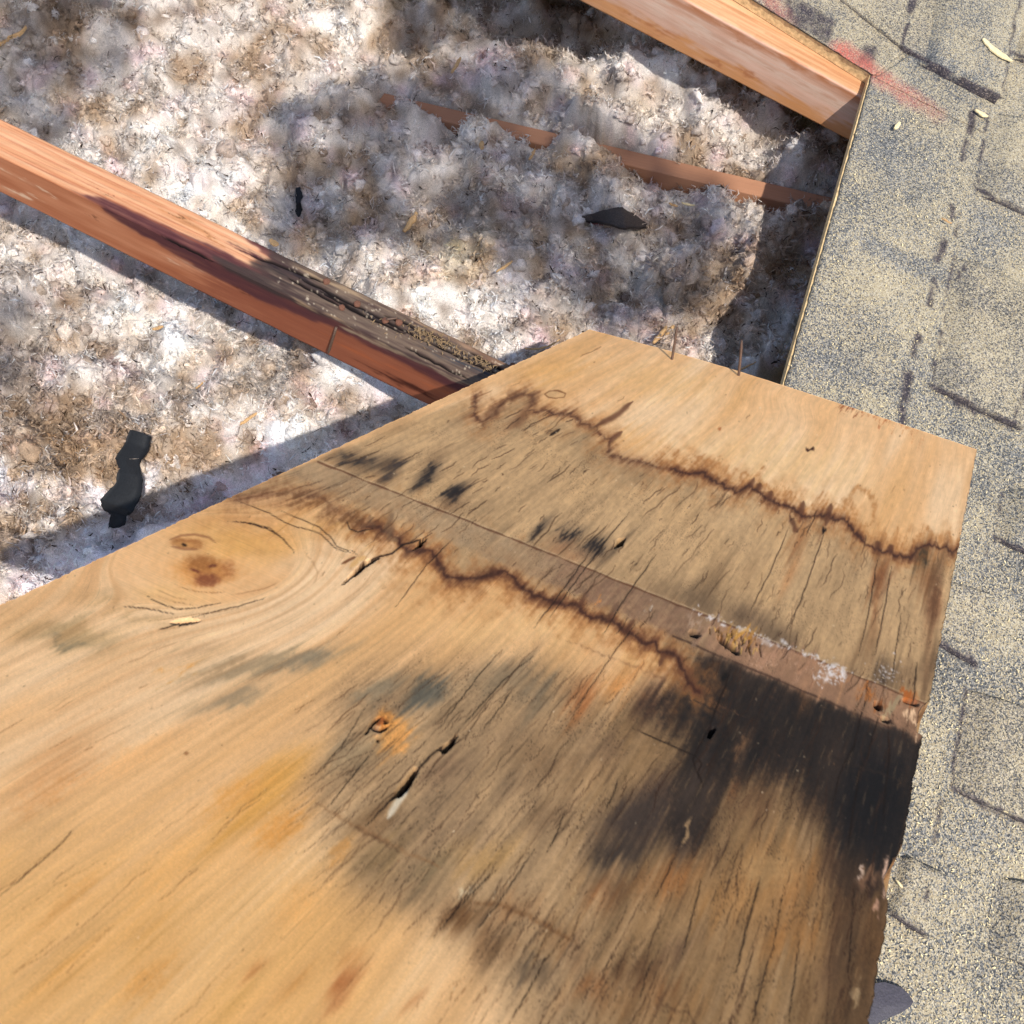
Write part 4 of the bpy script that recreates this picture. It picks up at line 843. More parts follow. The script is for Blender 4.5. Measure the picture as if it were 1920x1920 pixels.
# tide lines: a dark rim with a softer brown fringe
for ln, w_, a_ in ((UP[:15], 4.5, .75), (UP[14:22], 5.5, .65), (UP[19:], 5, .95), (LO[:8], 11, .6), (LO[6:], 7.5, 1.0)):
    cb.stroke(ln, w_ * 6.0, rgb(160, 106, 60), .55 * a_, .95, taper=False, jit=.14, tex=.6)
    cb.stroke(ln, w_ * 1.9, rgb(100, 62, 42), .7 * a_, .9, taper=False, jit=.14, tex=.6)
    cb.stroke(ln, w_ * .55, rgb(58, 34, 28), .7 * a_, .9, taper=False, jit=.14, tex=.4)
up2 = np.array(UP[19:]) + [6, -26]; cb.stroke(up2, 4, rgb(176, 122, 72), .5, .8, taper=False, jit=.8, tex=1)
cb.stroke([(1588, 980), (1585, 940), (1605, 916), (1635, 925), (1640, 960), (1630, 990)], 5, rgb(176, 124, 74), .6, .8, jit=.3, tex=.8)
for p in [[(1480, 970), (1495, 1000)], [(1500, 965), (1507, 940)], [(1405, 915), (1412, 900)], [(1422, 920), (1426, 906)], [(1440, 938), (1446, 922)], [(1548, 985), (1558, 945)], [(1642, 1035), (1646, 1015)], [(1668, 1040), (1668, 1022)], [(1118, 800), (1160, 778), (1185, 756)], [(1140, 830), (1165, 812)], [(1235, 1250), (1245, 1225)], [(1170, 1190), (1190, 1160)], [(1140, 1165), (1160, 1130)], [(1085, 1140), (1100, 1110)]]:
    cb.stroke(p, 5, rgb(90, 56, 40), .75, .7, jit=.1)
loop = [(903, 793), (930, 770), (952, 748), (985, 738), (1000, 746), (985, 772), (972, 795)]
cb.stroke(loop, 8, rgb(110, 76, 52), .5, .95, taper=False, jit=.2)
cb.stroke([(505, 922), (560, 935), (610, 955), (640, 975), (690, 985)], 16, rgb(112, 76, 48), .55, .9, jit=.5, tex=1)
cb.stroke([(735, 965), (728, 990), (740, 1020)], 8, rgb(110, 84, 62), .7, .8, jit=.2); cb.stroke([(695, 965), (700, 990)], 6, rgb(100, 72, 52), .6, .8, jit=.2)
# --- band where the rafter sat: smoother and greyer, with a glue line along it
gA, gB = np.array([596, 866.]), np.array([1742, 1322.])
gn = nz([-(gB - gA)[1], (gB - gA)[0]])
def gl_pt(k, o): return gA + (gB - gA) * k + gn * o
gd = (cb.X - gA[0]) * gn[0] + (cb.Y - gA[1]) * gn[1]; gt = ((cb.X - gA[0]) * (gB - gA)[0] + (cb.Y - gA[1]) * (gB - gA)[1]) / ((gB - gA) @ (gB - gA))
bw_ = 42 + 26 * np.clip(gt, 0, 1)
band = sst(-1.5, 1.5, gd) * sst(bw_ + 14, bw_ - 8, gd + cb.jy * .25) * zone
cb.mix(np.s_[:, :], band * .55 * sst(1.0, .55, gt), rgb(158, 134, 106), .3)
cb.mix(np.s_[:, :], band * .55 * sst(.3, .45, gt) * sst(.72, .6, gt), rgb(120, 88, 70), .4)
cb.mix(np.s_[:, :], band * .8 * sst(.62, .68, gt), rgb(160, 122, 94), .5)
lp = [gl_pt(k, 2 * pn(np.array(k * 30), np.array(0.3), 4)) for k in np.linspace(0, 1, 120)]
cb.stroke(lp, 1.5, rgb(92, 58, 40), .85, .6, 0, taper=False); cb.stroke([p + [0, -3] for p in lp], 1.0, rgb(206, 178, 140), .5, .6, taper=False)
lp2 = [gl_pt(k, 44 + 24 * k + 3 * pn(np.array(k * 20), np.array(1.3), 4)) for k in np.linspace(.60, .96, 60)]
cb.stroke(lp2, 1.8, rgb(70, 50, 40), .8, .6, 0, taper=False)
# crushed, delaminated stretch of that band
for x, y, rx, ry, a, c, al_ in [(1300, 1175, 30, 12, 20, (176, 146, 120), .8), (1330, 1180, 26, 12, 24, (150, 116, 92), .8), (1385, 1190, 34, 12, 24, (190, 140, 70), .9), (1410, 1205, 22, 10, 20, (168, 118, 56), .9), (1450, 1222, 40, 14, 22, (172, 132, 104), .9), (1520, 1252, 40, 14, 22, (170, 128, 98), .8), (1570, 1275, 26, 16, 20, (176, 130, 94), .9), (1625, 1300, 20, 14, 15, (184, 116, 62), .9), (1650, 1320, 16, 14, 10, (150, 92, 50), .9), (1668, 1332, 12, 16, 10, (168, 146, 112), .9), (1700, 1322, 24, 12, 12, (170, 98, 48), .95), (1712, 1338, 20, 8, 12, (150, 98, 66), .9), (1708, 1358, 24, 7, 14, (236, 196, 156), .95), (1440, 1236, 50, 4, 22, (200, 160, 132), .6), (1500, 1262, 50, 4, 22, (190, 150, 122), .5)]:
    cb.blob(x, y, rx, ry, a, rgb(*c), al_, .35, .7)
for k in range(46):
    x = rng.uniform(1330, 1425); y = 1150 + .42 * (x - 1330) + rng.uniform(24, 48) - 8
    cb.stroke([(x, y), (x + rng.normal(0, 3), y + rng.uniform(6, 16))], 1.3, rgb(*[(90, 58, 26), (214, 170, 96), (60, 38, 24)][k % 3]), .8, .5, .0007 * (k % 3 != 1))
for p, w_ in [([(1292, 1186), (1312, 1192)], 5), ([(1345, 1196), (1365, 1210), (1382, 1222)], 4.5), ([(1370, 1216), (1386, 1226)], 4), ([(1640, 1318), (1652, 1330)], 5), ([(1652, 1348), (1670, 1352)], 3.5), ([(1692, 1312), (1722, 1322)], 3)]: cb.stroke(p, w_, rgb(20, 14, 12), .95, .5, .004)
wh = rgb(226, 218, 214)
for k in range(420):                                                       # crumbs of white fibre caught on the band
    q = rng.uniform()
    if q < .42: z_ = rng.uniform(.61, .83); p = gl_pt(z_, rng.normal(-2, 3)); r_ = rng.gamma(2, .6)
    elif q < .8: p = np.array([rng.normal(1560, 14), rng.normal(1262, 12)]); r_ = rng.gamma(2.0, .8)
    else: p = np.array([rng.normal(1660, 12), rng.normal(1262, 12)]); r_ = rng.uniform(.8, 1.6)
    cb.blob(p[0], p[1], r_ * rng.uniform(1, 2), r_, rng.uniform(0, 60), wh, rng.uniform(.3, .9), .3, 0, .2)
# pale torn patch at the right edge and pale slivers
for b in [(1630, 1650, 22, 34, 8, rgb(140, 104, 78), .8), (1636, 1662, 16, 22, 5, rgb(56, 42, 34), .9), (1662, 1640, 6, 22, 8, rgb(214, 176, 150), .9), (1614, 1640, 3, 20, 14, rgb(206, 178, 156), .8), (1648, 1705, 12, 8, 20, rgb(206, 160, 132), .8), (1600, 1880, 6, 40, 6, rgb(186, 156, 116), .75), (1284, 1570, 7, 22, 15, rgb(170, 138, 100), .8), (884, 1660, 10, 8, 10, rgb(224, 200, 160), .9), (925, 1680, 6, 4, 0, rgb(214, 190, 150), .8), (1080, 1678, 3, 12, 20, rgb(196, 166, 120), .8), (1078, 1600, 3, 8, 20, rgb(190, 160, 120), .7),
          (1137, 1111, 9, 5, 0, rgb(190, 128, 74), .9), (1212, 1138, 8, 3, 0, rgb(206, 190, 170), .7), (1600, 770, 30, 5, 18, rgb(150, 84, 48), .9), (1650, 785, 50, 6, 20, rgb(190, 120, 74), .8), (1700, 800, 50, 5, 18, rgb(206, 146, 96), .7)]: cb.blob(*b, .4, .5)
# glue / core lines crossing the face
for pts, w_, c, a_ in [([(590, 1505), (640, 1535), (700, 1566), (770, 1600), (830, 1630)], 4, rgb(140, 104, 70), .6), ([(660, 1550), (700, 1570), (752, 1600)], 3.5, rgb(104, 76, 52), .6), ([(880, 1690), (950, 1700), (1010, 1728), (1080, 1770)], 6, rgb(112, 76, 46), .55), ([(940, 1760), (1060, 1800)], 3, rgb(150, 118, 80), .4), ([(1060, 1200), (1200, 1255), (1300, 1300), (1400, 1345)], 2.5, rgb(120, 84, 60), .4), ([(1290, 1310), (1380, 1350), (1480, 1390), (1560, 1420), (1620, 1440), (1700, 1470)], 3, rgb(42, 34, 30), .75), ([(1585, 1415), (1640, 1428), (1700, 1450)], 2.5, rgb(36, 30, 30), .7), ([(1220, 1880), (1290, 1900), (1320, 1950)], 2.5, rgb(88, 64, 44), .6)]:
    cb.stroke(pts, w_, c, a_, .8, 0, jit=.12, tex=.8)
# --- knots
KN = rgb(150, 96, 52)
sw_ = fbm(phi * 150, T_ * 2.0, 4, 91, .6); near = np.exp(-(rho / .095) ** 2) * sst(RK * .5, RK * 1.2, rho)
cb.mix(np.s_[:, :], near * sst(.02, .5, sw_) * .3, rgb(176, 116, 62), 0); cb.mix(np.s_[:, :], near * sst(.05, .5, -sw_) * .3, rgb(240, 200, 146), 0)
for k in range(5):
    a0_ = rng.uniform(-2.6, 2.6); a1_ = a0_ + rng.uniform(.5, 1.5); e_ = np.linspace(a0_, a1_, 14); q_ = rng.uniform(.55, 2.2)
    cb.stroke(np.stack([405 + 95 * q_ * np.cos(e_) * (1.0 + .1 * np.sin(2 * e_)), 1062 + 40 * q_ * np.sin(e_)], 1), rng.uniform(.8, 1.3), rgb(120, 74, 42), rng.uniform(.25, .6), .7, jit=.1)
ring = np.sin(rho * 900 + 2 * fbm(S_ * 60, T_ * 60, 2, 3)) * .5 + .5
cb.mix(np.s_[:, :], inside * ring * .07, rgb(176, 116, 62), 0)
for b in [(395, 1066, 62, 30, 5, rgb(196, 136, 76), .7), (385, 1052, 40, 26, 0, KN, .65), (395, 1085, 30, 16, 0, rgb(120, 66, 44), .7), (360, 1016, 44, 13, 5, KN, .8), (356, 1018, 30, 6, 5, rgb(206, 152, 92), .7), (352, 1018, 6, 3.5, 20, rgb(34, 20, 14), .95), (430, 1065, 20, 24, 0, rgb(150, 92, 56), .5), (372, 1070, 14, 5, 20, rgb(96, 46, 34), .7), (405, 1060, 10, 5, 0, rgb(90, 44, 34), .7)]: cb.blob(*b, .35, .7, .35)
for p in [[(318, 1012), (340, 1004), (365, 1002), (392, 1008), (405, 1018)], [(320, 1024), (345, 1030), (372, 1030)]]: cb.stroke(p, 2.2, rgb(116, 70, 46), .55, .8)
for b in [(735, 1375, 44, 26, -50, rgb(222, 160, 92), .9), (720, 1350, 28, 24, -30, rgb(206, 140, 72), .8), (712, 1352, 15, 10, -10, rgb(170, 96, 48), .95), (708, 1366, 18, 6, 10, rgb(196, 160, 124), .9)]: cb.blob(*b, .35, .4, .35)
for p, w_ in [([(690, 1368), (700, 1355), (712, 1346)], 2.5), ([(695, 1364), (712, 1370), (728, 1362)], 3), ([(684, 1376), (692, 1368)], 2), ([(709, 1392), (708, 1382)], 2), ([(722, 1346), (724, 1358)], 3)]: cb.stroke(p, w_, rgb(40, 20, 12), .95, .5, .002)
cb.blob(1041, 741, 20, 7, 3, rgb(206, 166, 118), .8, .6, 0, .1)
cb.stroke([(1021, 740), (1030, 734), (1045, 733), (1060, 739), (1058, 746), (1042, 748), (1028, 746), (1021, 740)], 1.2, rgb(130, 88, 54), .8, .5, taper=False)
for b in [(1517, 846, 9, 4, 15, rgb(60, 34, 24), 1), (1350, 806, 5, 3, 0, rgb(170, 104, 60), .8), (347, 1413, 5, 4, 0, rgb(140, 96, 60), .8), (1545, 994, 5, 6, 0, rgb(26, 16, 14), 1), (1358, 1270, 9, 12, 20, rgb(22, 18, 16), .95), (1332, 1372, 6, 12, 15, rgb(18, 14, 14), .95)]: cb.blob(*b, .4, 0, .15)
# --- explicit checks and splits
INK = rgb(26, 16, 12)
def wig(pts, amp=2.0, seed=0, n_=0):
    pts = np.asarray(pts, float); out = []
    for i in range(len(pts) - 1):
        m_ = max(2, int(np.linalg.norm(pts[i + 1] - pts[i]) / 7))
        for k in range(m_): out.append(pts[i] + (pts[i + 1] - pts[i]) * k / m_)
    out.append(pts[-1]); out = np.array(out); k = np.arange(len(out)) * .45
    out[1:-1] += np.stack([pn(k, k * 0 + seed + .5, 3), pn(k, k * 0 + seed + 7.5, 4)], 1)[1:-1] * amp * 2
    return out
big = [([(448, 940), (490, 955), (545, 985), (600, 1000), (630, 1030), (670, 1040)], 1.0), ([(524, 958), (560, 972), (600, 990), (618, 1005), (632, 1026), (668, 1036)], 1.1), ([(426, 978), (460, 980), (500, 990), (530, 1010), (548, 1030), (552, 1040)], 1.2), ([(440, 978), (470, 981), (505, 991), (535, 1013)], 1.0), ([(272, 1115), (300, 1132), (335, 1142), (370, 1140), (420, 1130)], 1.1), ([(225, 1137), (270, 1140), (330, 1152)], 1.1), ([(360, 1158), (400, 1148), (450, 1136), (500, 1120)], 1.1), ([(295, 1182), (330, 1170), (355, 1166)], 1.6), ([(640, 1098), (660, 1078), (680, 1056), (695, 1052), (712, 1044), (735, 1038), (755, 1022), (790, 1012), (810, 1000)], 2.0), ([(648, 975), (655, 992), (672, 998), (700, 992)], 1.3),
       ([(685, 1550), (740, 1492), (765, 1460), (785, 1440), (815, 1410), (840, 1395), (865, 1365)], 2.4), ([(865, 1365), (900, 1325), (940, 1280), (1000, 1230)], 1.2), ([(820, 1370), (850, 1330), (880, 1290), (905, 1258), (940, 1220)], 1.2), ([(905, 1370), (935, 1330), (960, 1295)], 1.3), ([(610, 1520), (650, 1470), (698, 1408)], 1.3), ([(575, 1470), (640, 1400), (690, 1320)], 1.0),
       ([(1310, 1460), (1300, 1425), (1310, 1400), (1330, 1365), (1345, 1320), (1362, 1280), (1370, 1245)], 2.0), ([(1185, 1365), (1230, 1385), (1275, 1405), (1306, 1420)], 1.6), ([(1306, 1420), (1316, 1432), (1308, 1450), (1318, 1475)], 1.8), ([(1135, 1520), (1150, 1490), (1160, 1458)], 1.4), ([(1025, 1600), (1045, 1560), (1060, 1520)], 1.4), ([(1220, 1700), (1250, 1640), (1270, 1600)], 1.2), ([(1280, 1790), (1300, 1710), (1315, 1650)], 1.8), ([(1378, 1830), (1400, 1740), (1425, 1645)], 2.2), ([(1410, 1920), (1430, 1840), (1440, 1800)], 1.8), ([(1478, 1920), (1490, 1830), (1500, 1760)], 1.6), ([(1445, 1800), (1460, 1720), (1470, 1660)], 1.2), ([(880, 1760), (930, 1700), (970, 1640), (1005, 1590)], 1.5), ([(810, 1760), (870, 1690), (935, 1625)], 1.4), ([(1200, 1870), (1225, 1790)], 1.3), ([(960, 1910), (1000, 1840), (1030, 1780)], 1.4), ([(1555, 1530), (1575, 1450), (1600, 1400), (1625, 1300)], 1.6), ([(1590, 1590), (1600, 1520), (1610, 1450), (1625, 1420)], 2.2), ([(1655, 1540), (1660, 1480), (1668, 1420), (1665, 1365)], 2.0), ([(1625, 1430), (1635, 1380), (1650, 1340)], 1.6), ([(1590, 1830), (1596, 1740), (1602, 1660)], 1.4), ([(1690, 1150), (1680, 1220), (1672, 1280)], 1.2), ([(1720, 1240), (1712, 1320)], 1.6), ([(1640, 1230), (1655, 1160), (1672, 1060)], 1.3), ([(1610, 1230), (1628, 1150), (1645, 1050)], 1.2), ([(1480, 1180), (1515, 1090), (1548, 990)], 1.2), ([(1400, 1160), (1440, 1080), (1480, 990)], 1.1), ([(740, 1140), (800, 1060), (850, 1010)], 1.0), ([(1030, 1160), (1080, 1090), (1140, 1010), (1180, 960)], 1.2), ([(1000, 1180), (1060, 1100), (1110, 1030)], 1.2), ([(1130, 1190), (1180, 1110), (1230, 1040)], 1.2), ([(1080, 1330), (1140, 1240), (1200, 1160)], 1.0), ([(0, 1680), (90, 1605), (150, 1545)], 1.2), ([(1050, 805), (1030, 818)], 3), ([(705, 1470), (760, 1420)], 1.0)]
for i, (p, w_) in enumerate(big): cb.stroke(wig(p, 1.1, i), w_ * .85, INK, .9, .6, 0)
# open splits with depth
for pts in [[(640, 1098), (672, 1062), (690, 1050), (712, 1046), (690, 1060), (668, 1078)], [(318, 1168), (350, 1160), (378, 1164), (340, 1172)], [(735, 1498), (752, 1470), (778, 1440), (785, 1442), (768, 1475), (752, 1492)], [(822, 1405), (845, 1390), (858, 1378), (850, 1396), (832, 1412)], [(1150, 1030), (1160, 1012), (1172, 1010), (1166, 1024)], [(1326, 1380), (1334, 1362), (1342, 1366), (1332, 1384)], [(772, 1032), (790, 1012), (800, 1010), (790, 1024)]]:
    m = cb.poly(pts, .08, 1); cb.mix(np.s_[:, :], m, rgb(18, 12, 9), 0); cb.D = np.maximum(cb.D, m * .006)
cb.stroke([(727, 1535), (745, 1505), (765, 1478)], 6, rgb(226, 212, 186), .85, .6); cb.stroke([(656, 1064), (672, 1050), (686, 1044)], 4.5, rgb(224, 178, 118), .9, .5); cb.stroke([(640, 1058), (655, 1050), (668, 1044)], 2.5, rgb(90, 52, 30), .8, .5)
# --- swarms of small checks along the grain
dens = .05 + .55 * zone + .5 * zone2; clean_ = 1 - np.maximum(zone, zone2)
for i in range(3300):
    px_ = np.array([rng.uniform(-100, 1850), rng.uniform(640, 2000)])
    jx_ = int((px_[0] - cb.x0) * cb.k); jy_ = int((px_[1] - cb.y0) * cb.k)
    if jy_ >= cb.h or jx_ >= cb.w or rng.uniform() > dens[jy_, jx_] * (.35 + 1.1 * (fbm(px_[0] / 110, px_[1] / 110, 2, 44) > -.05)): continue
    s0, t0 = bst(px_)
    if s0 < .004 or s0 > BW - .004 or t0 < .01: continue
    L_ = rng.gamma(1.6, .011) + .003; k = np.linspace(0, 1, 7)
    dr = .0010 * np.cumsum(rng.standard_normal(7)) * (.25 + L_ * 14)
    cR_ = np.hypot(s0 - sk, (t0 - tk) / 1.25)
    if cR_ < .045: continue
    flow = RK ** 2 * 2 * (s0 - sk) * ((t0 - tk) / 1.25 ** 2) / max(cR_, .02) ** 4                          # slope of the grain round the knot
    flow = np.clip(-flow / (1 - RK ** 2 / cR_ ** 2 + 2 * RK ** 2 * (s0 - sk) ** 2 / cR_ ** 4 + .15), -1.5, 1.5)
    pts = pix(bpos(s0 + dr + flow * (k - .5) * L_, t0 + (k - .5) * L_))
    w_ = rng.uniform(.7, 1.05) * (1.2 if L_ > .03 else 1.0)
    cl_ = clean_[jy_, jx_]; cb.stroke(pts, w_ * (1 - .2 * cl_), (INK * .7 + rgb(70, 44, 28) * .5) * (1 - cl_) + rgb(132, 88, 52) * cl_, rng.uniform(.25, .75), .6, 0)
# tooth marks and specks
for i in range(700):
    x = rng.uniform(-100, 1800); y = rng.uniform(640, 2000); cb.blob(x, y, rng.uniform(.8, 2.4), rng.uniform(.8, 1.8), rng.uniform(0, 180), [rgb(236, 212, 176), rgb(70, 46, 30), rgb(140, 96, 60)][i % 3], rng.uniform(.3, .8), .3, 0, 0)
spk = fbm(cb.X / 2.6, cb.Y / 2.6, 2, 81); cl = sst(-.1, .45, fbm(cb.X / 70, cb.Y / 70, 3, 82)); zz2 = np.maximum(zone * .5, zone2)
cb.mix(np.s_[:, :], sst(.26, .42, spk) * cl * zz2 * .8, rgb(44, 32, 26), 0)
flk = fbm(phi * 620, T_ * 34, 3, 83); cb.mix(np.s_[:, :], sst(.38, .52, flk) * zone2 * (1 - cl) * .22, rgb(190, 154, 108), 0)
flk2 = fbm(phi * 520, T_ * 22, 3, 84); cb.mix(np.s_[:, :], sst(.38, .54, flk2) * zz2 * .35, rgb(58, 42, 32), 0)
furry = fbm(phi * 170, T_ * 16, 4, 71, .65); mott = fbm(cb.X / 9, cb.Y / 9, 3, 72, .6)
cb.C *= (1 + (furry * .15 + mott * .10) * (.45 + .55 * np.maximum(zone * .6, zone2)))[..., None]
mu = cb.C.mean(-1, keepdims=True); cb.C = (mu + (cb.C - mu) * 1.04) * [1.02, .99, .955]
cb.C = lin(cb.C.clip(0, 1)) * 1.03

NS, NTt = 690, 810
sw = np.linspace(0, 1, NS); tw = np.linspace(0, 1, NTt); tt = BT * (1.45 * tw - .45 * tw ** 2)
# edges: torn bits along the two long edges, a bite out of the right edge where the band breaks off
rag = lambda t, sd: .0009 * fbm(t * 120, t * 0 + sd, 3, 5) + .0006 * (pn(t * 500, t * 0 + sd, 6) > .25)
t_b0, t_b1 = bst((1742., 1322.))[1], bst((1727., 1378.))[1]
bite = .0035 * sst(t_b0 - .004, t_b0 + .006, tt) * sst(t_b1 + .001, t_b1 - .001, tt)
bite2 = .004 * np.exp(-((tt - bst((1672., 1650.))[1]) / .014) ** 2)
sl_ = rag(tt, 1.3); sr_ = BW - rag(tt, 4.7) - bite - bite2
SS = sl_[None, :] + (sr_ - sl_)[None, :] * sw[:, None]
tfar = tR * sw + .0012 * fbm(sw * 30, sw * 0 + 2, 3, 8) - .004 * np.exp(-((sw - .3) / .25) ** 2)
TT = tfar[:, None] + (tt[None, :]) * np.ones((NS, 1))
bow = .0035 * np.sin(np.pi * np.clip(SS / BW, 0, 1)) * np.exp(-TT / .2)
pxs = pix(bpos(SS, TT).reshape(-1, 3))
dep = cb.sample(pxs, cb.D).reshape(NS, NTt)
grA = cb.sample(pxs, phi).reshape(NS, NTt)
fine = .00008 * fbm(grA * 200, TT * 6, 2, 50)
topg = bpos(SS, TT, bow + fine - dep).reshape(-1, 3); botg = bpos(SS, TT, bow - .0125)
colb = cb.sample(pxs)
bs = (slice(None, None, NS - 1), slice(None, None, NTt - 1))
# sides and back: coarse strips under the face
i = np.arange(NS * NTt).reshape(NS, NTt)
Vb = [topg]; Fb = [grid_faces(NS, NTt)]; off = len(topg); Cb = [colb]; Gb = [np.stack([grA.ravel(), TT.ravel(), np.zeros(NS * NTt)], -1)]
for ring, SSr, TTr, BWr in ((i[:, 0], SS[:, 0], TT[:, 0], bow[:, 0]), (i[-1, :], SS[-1], TT[-1], bow[-1]), (i[:, -1][::-1], SS[::-1, -1], TT[::-1, -1], bow[::-1, -1]), (i[0, :][::-1], SS[0, ::-1], TT[0, ::-1], bow[0, ::-1])):
    m_ = len(ring); prev = ring
    for dpt in (.0042, .0083, .0125):
        v_ = bpos(SSr, TTr, BWr - dpt + .0003 * pn(np.arange(m_) * .21, np.full(m_, dpt * 999), 2)); idx = np.arange(m_) + off
        Vb.append(v_); Fb.append(np.stack([prev[:-1], prev[1:], idx[1:], idx[:-1]], -1)); off += m_
        Cb.append(np.tile(lin(rgb(*((150, 108, 68) if dpt != .0083 else (110, 76, 48)))), (m_, 1)) * (.8 + .5 * pn(np.arange(m_) * .13, np.full(m_, dpt * 99), 5))[:, None])
        Gb.append(np.stack([np.full(m_, dpt), np.arange(m_) * .001, np.zeros(m_)], -1)); prev = idx
q4 = bpos(np.array([0, BW, BW, 0]), np.array([0, tR, BT + tR, BT]), np.full(4, -.0126))
Vb.append(q4); Fb.append(np.array([[off + 0, off + 1, off + 2, off + 3]])); Cb.append(np.tile(lin(rgb(190, 150, 104)), (4, 1))); Gb.append(np.array([[0, 0, 0], [BW, 0, 0], [BW, BT, 0], [0, BT, 0.]]))
board = mk('plywood_sheet', np.concatenate(Vb), Fb, MAT['board'], None, True, np.concatenate(Cb).clip(0, 1), np.concatenate(Gb))
tag(board, 'water stained and cracked plywood sheet propped over the roof opening', 'plywood')

# ================================================================== SMALL THINGS
def nail(name, p0, p1, r, parent, head=None, bend=0.0):
    """shank from p0 (buried) to p1 (pointed)"""
    p0, p1 = np.asarray(p0), np.asarray(p1); k = np.array([0, .3, .6, .86, .95, 1.0])
    path = p0 + (p1 - p0) * k[:, None]; path[:, 0] += bend * np.sin(k * 3.0)
    V, Fq = tube(path, np.array([1, 1, 1, 1, .6, .12]) * r, 10)
    return mk(name, V, Fq, MAT['nail'], parent)
BNW = W(BN) - ORG; NW = W(-NV) - ORG                      # outward normals of the sheet and of the roof, in world axes
for (bx, by), (tx, ty), hid in [((1258, 678), (1270, 608), 0), ((1383, 710), (1391, 636), 0)]:
    b_ = W(on(np.array([bx, by], float), BN, BD)); r_ = W(ray(np.array([tx, ty], float))) - ORG
    b_ = b_ + BNW * .001
    best = min((abs(np.linalg.norm(r_ * z - (b_ - ORG)) - .036) - .02 * ((r_ * z - (b_ - ORG)) @ BNW > 0), z) for z in np.linspace(.6, 1.4, 400))
    zz = max(np.linspace(.7, 1.3, 600), key=lambda z: ((r_ * z - (b_ - ORG)) @ BNW) / np.linalg.norm(r_ * z - (b_ - ORG)))
    tip = ORG + r_ * zz
    nail('nail', b_ - (tip - b_) * .35, tip, .0013, board, bend=.0006)

def head_at(px, parent, H=.0012, r=.0033, tilt=(0, 0)):
    c = roof(np.array(px, float), H); an = np.linspace(0, 2 * math.pi, 14, endpoint=False)
    t1 = nz(np.array([1, 0, 0]) - NW * NW[0]); t2 = np.cross(NW, t1)
    nn_ = nz(NW + tilt[0] * t1 + tilt[1] * t2); t1 = nz(t1 - nn_ * (t1 @ nn_)); t2 = np.cross(nn_, t1)
    rings = [(1.0, -.0016), (1.0, .0004), (.82, .0009), (.4, .0010)]
    rr = 1 + .06 * rng.standard_normal(14)
    V = np.concatenate([c + nn_ * h + (np.cos(an)[:, None] * t1 + np.sin(an)[:, None] * t2) * (r * k * rr)[:, None] for k, h in rings] + [(c + nn_ * .0010)[None]])
    i = np.arange(56).reshape(4, 14); j = np.roll(i, -1, 1)
    f = np.stack([i[:-1], j[:-1], j[1:], i[1:]], -1).reshape(-1, 4); cap = np.stack([i[-1], j[-1], np.full(14, 56)], -1)
    return mk('nail_head', V, [f, cap], MAT['head'], parent)
for px, tl in [((612, 527), (.1, .1)), ((670, 569), (0, .1)), ((641, 576), (.1, 0)), ((722, 600), (-.3, .2)), ((748, 604), (.15, 0)), ((962, 686), (.1, .1))]:
    head_at(px, near_rafter, .0016, .0034 if px[0] != 641 else .0030, tl)
pa, pb = roof(np.array([724., 599.]), .004), roof(np.array([746., 596.]), .0035)
nail('nail', pa, pb, .0012, near_rafter)
# nail driven past the rafter, hanging below its arris
ua = to_uv((634, 601)); dwn = uvh(A([ua[0], ua[0] - .006]), A([ua[1] + .004, ua[1] + .012]), A([-.006, -.046]))
nail('nail', dwn[0], dwn[1], .0013, near_rafter)

# ---- strips, chips and shavings
def chip(name, px, L, w, th, ang, mat, label, cat, group=None, ondeck=False, lift=.002, curl=0.0, tilt=.12, H=None, pts=9):
    """a split sliver of wood: tapered, faceted, slightly bent; lies at its own place on the insulation or on the roof"""
    if ondeck:
        c = roof(np.array(px, float), H if H is not None else TH + .0075); t1 = W(UV_) - ORG; t2 = -(W(VV) - ORG); nn_ = NW
    else:
        c = ins(np.array(px, float)); c[2] = ZI + max(float(ins_h(c[0] + a, c[1] + b)) for a in (-.01, 0, .01) for b in (-.01, 0, .01)) + lift + .009
        # slide along the line of sight so that it stays where it is seen
        z_ = c[2]; c = ins(np.array(px, float), z_); t1, t2, nn_ = np.array([1., 0, 0]), np.array([0, 1., 0]), np.array([0, 0, 1.])
    a_ = math.radians(ang); d = math.cos(a_) * t1 + math.sin(a_) * t2; s_ = np.cross(nn_, d)
    k = np.linspace(-1, 1, pts); wd = w / 2 * (1 - .55 * np.abs(k) ** 2.2) * (1 + .18 * rng.standard_normal(pts))
    rows = []
    for q, ww in zip(k, wd):
        o = c + d * (q * L / 2) + s_ * (curl * L * q * q) + nn_ * (tilt * q * L / 2 + th * .2 * rng.standard_normal() + .15 * abs(curl) * L * q * q)
        rows.append([o - s_ * ww - nn_ * th * .5, o - s_ * ww * .9 + nn_ * th * .35, o + nn_ * th * .6, o + s_ * ww + nn_ * th * .3, o + s_ * ww * .9 - nn_ * th * .5])
    V = np.array(rows).reshape(-1, 3); i = np.arange(pts * 5).reshape(pts, 5); j = np.roll(i, -1, 1)
    f = np.stack([i[:-1], i[1:], j[1:], j[:-1]], -1).reshape(-1, 4)
    o = mk(name, V, [f, i[:1], i[-1:, ::-1]], MAT[mat], None, False)
    return tag(o, label, cat, group)
CG = 'wood chips dropped on the insulation'
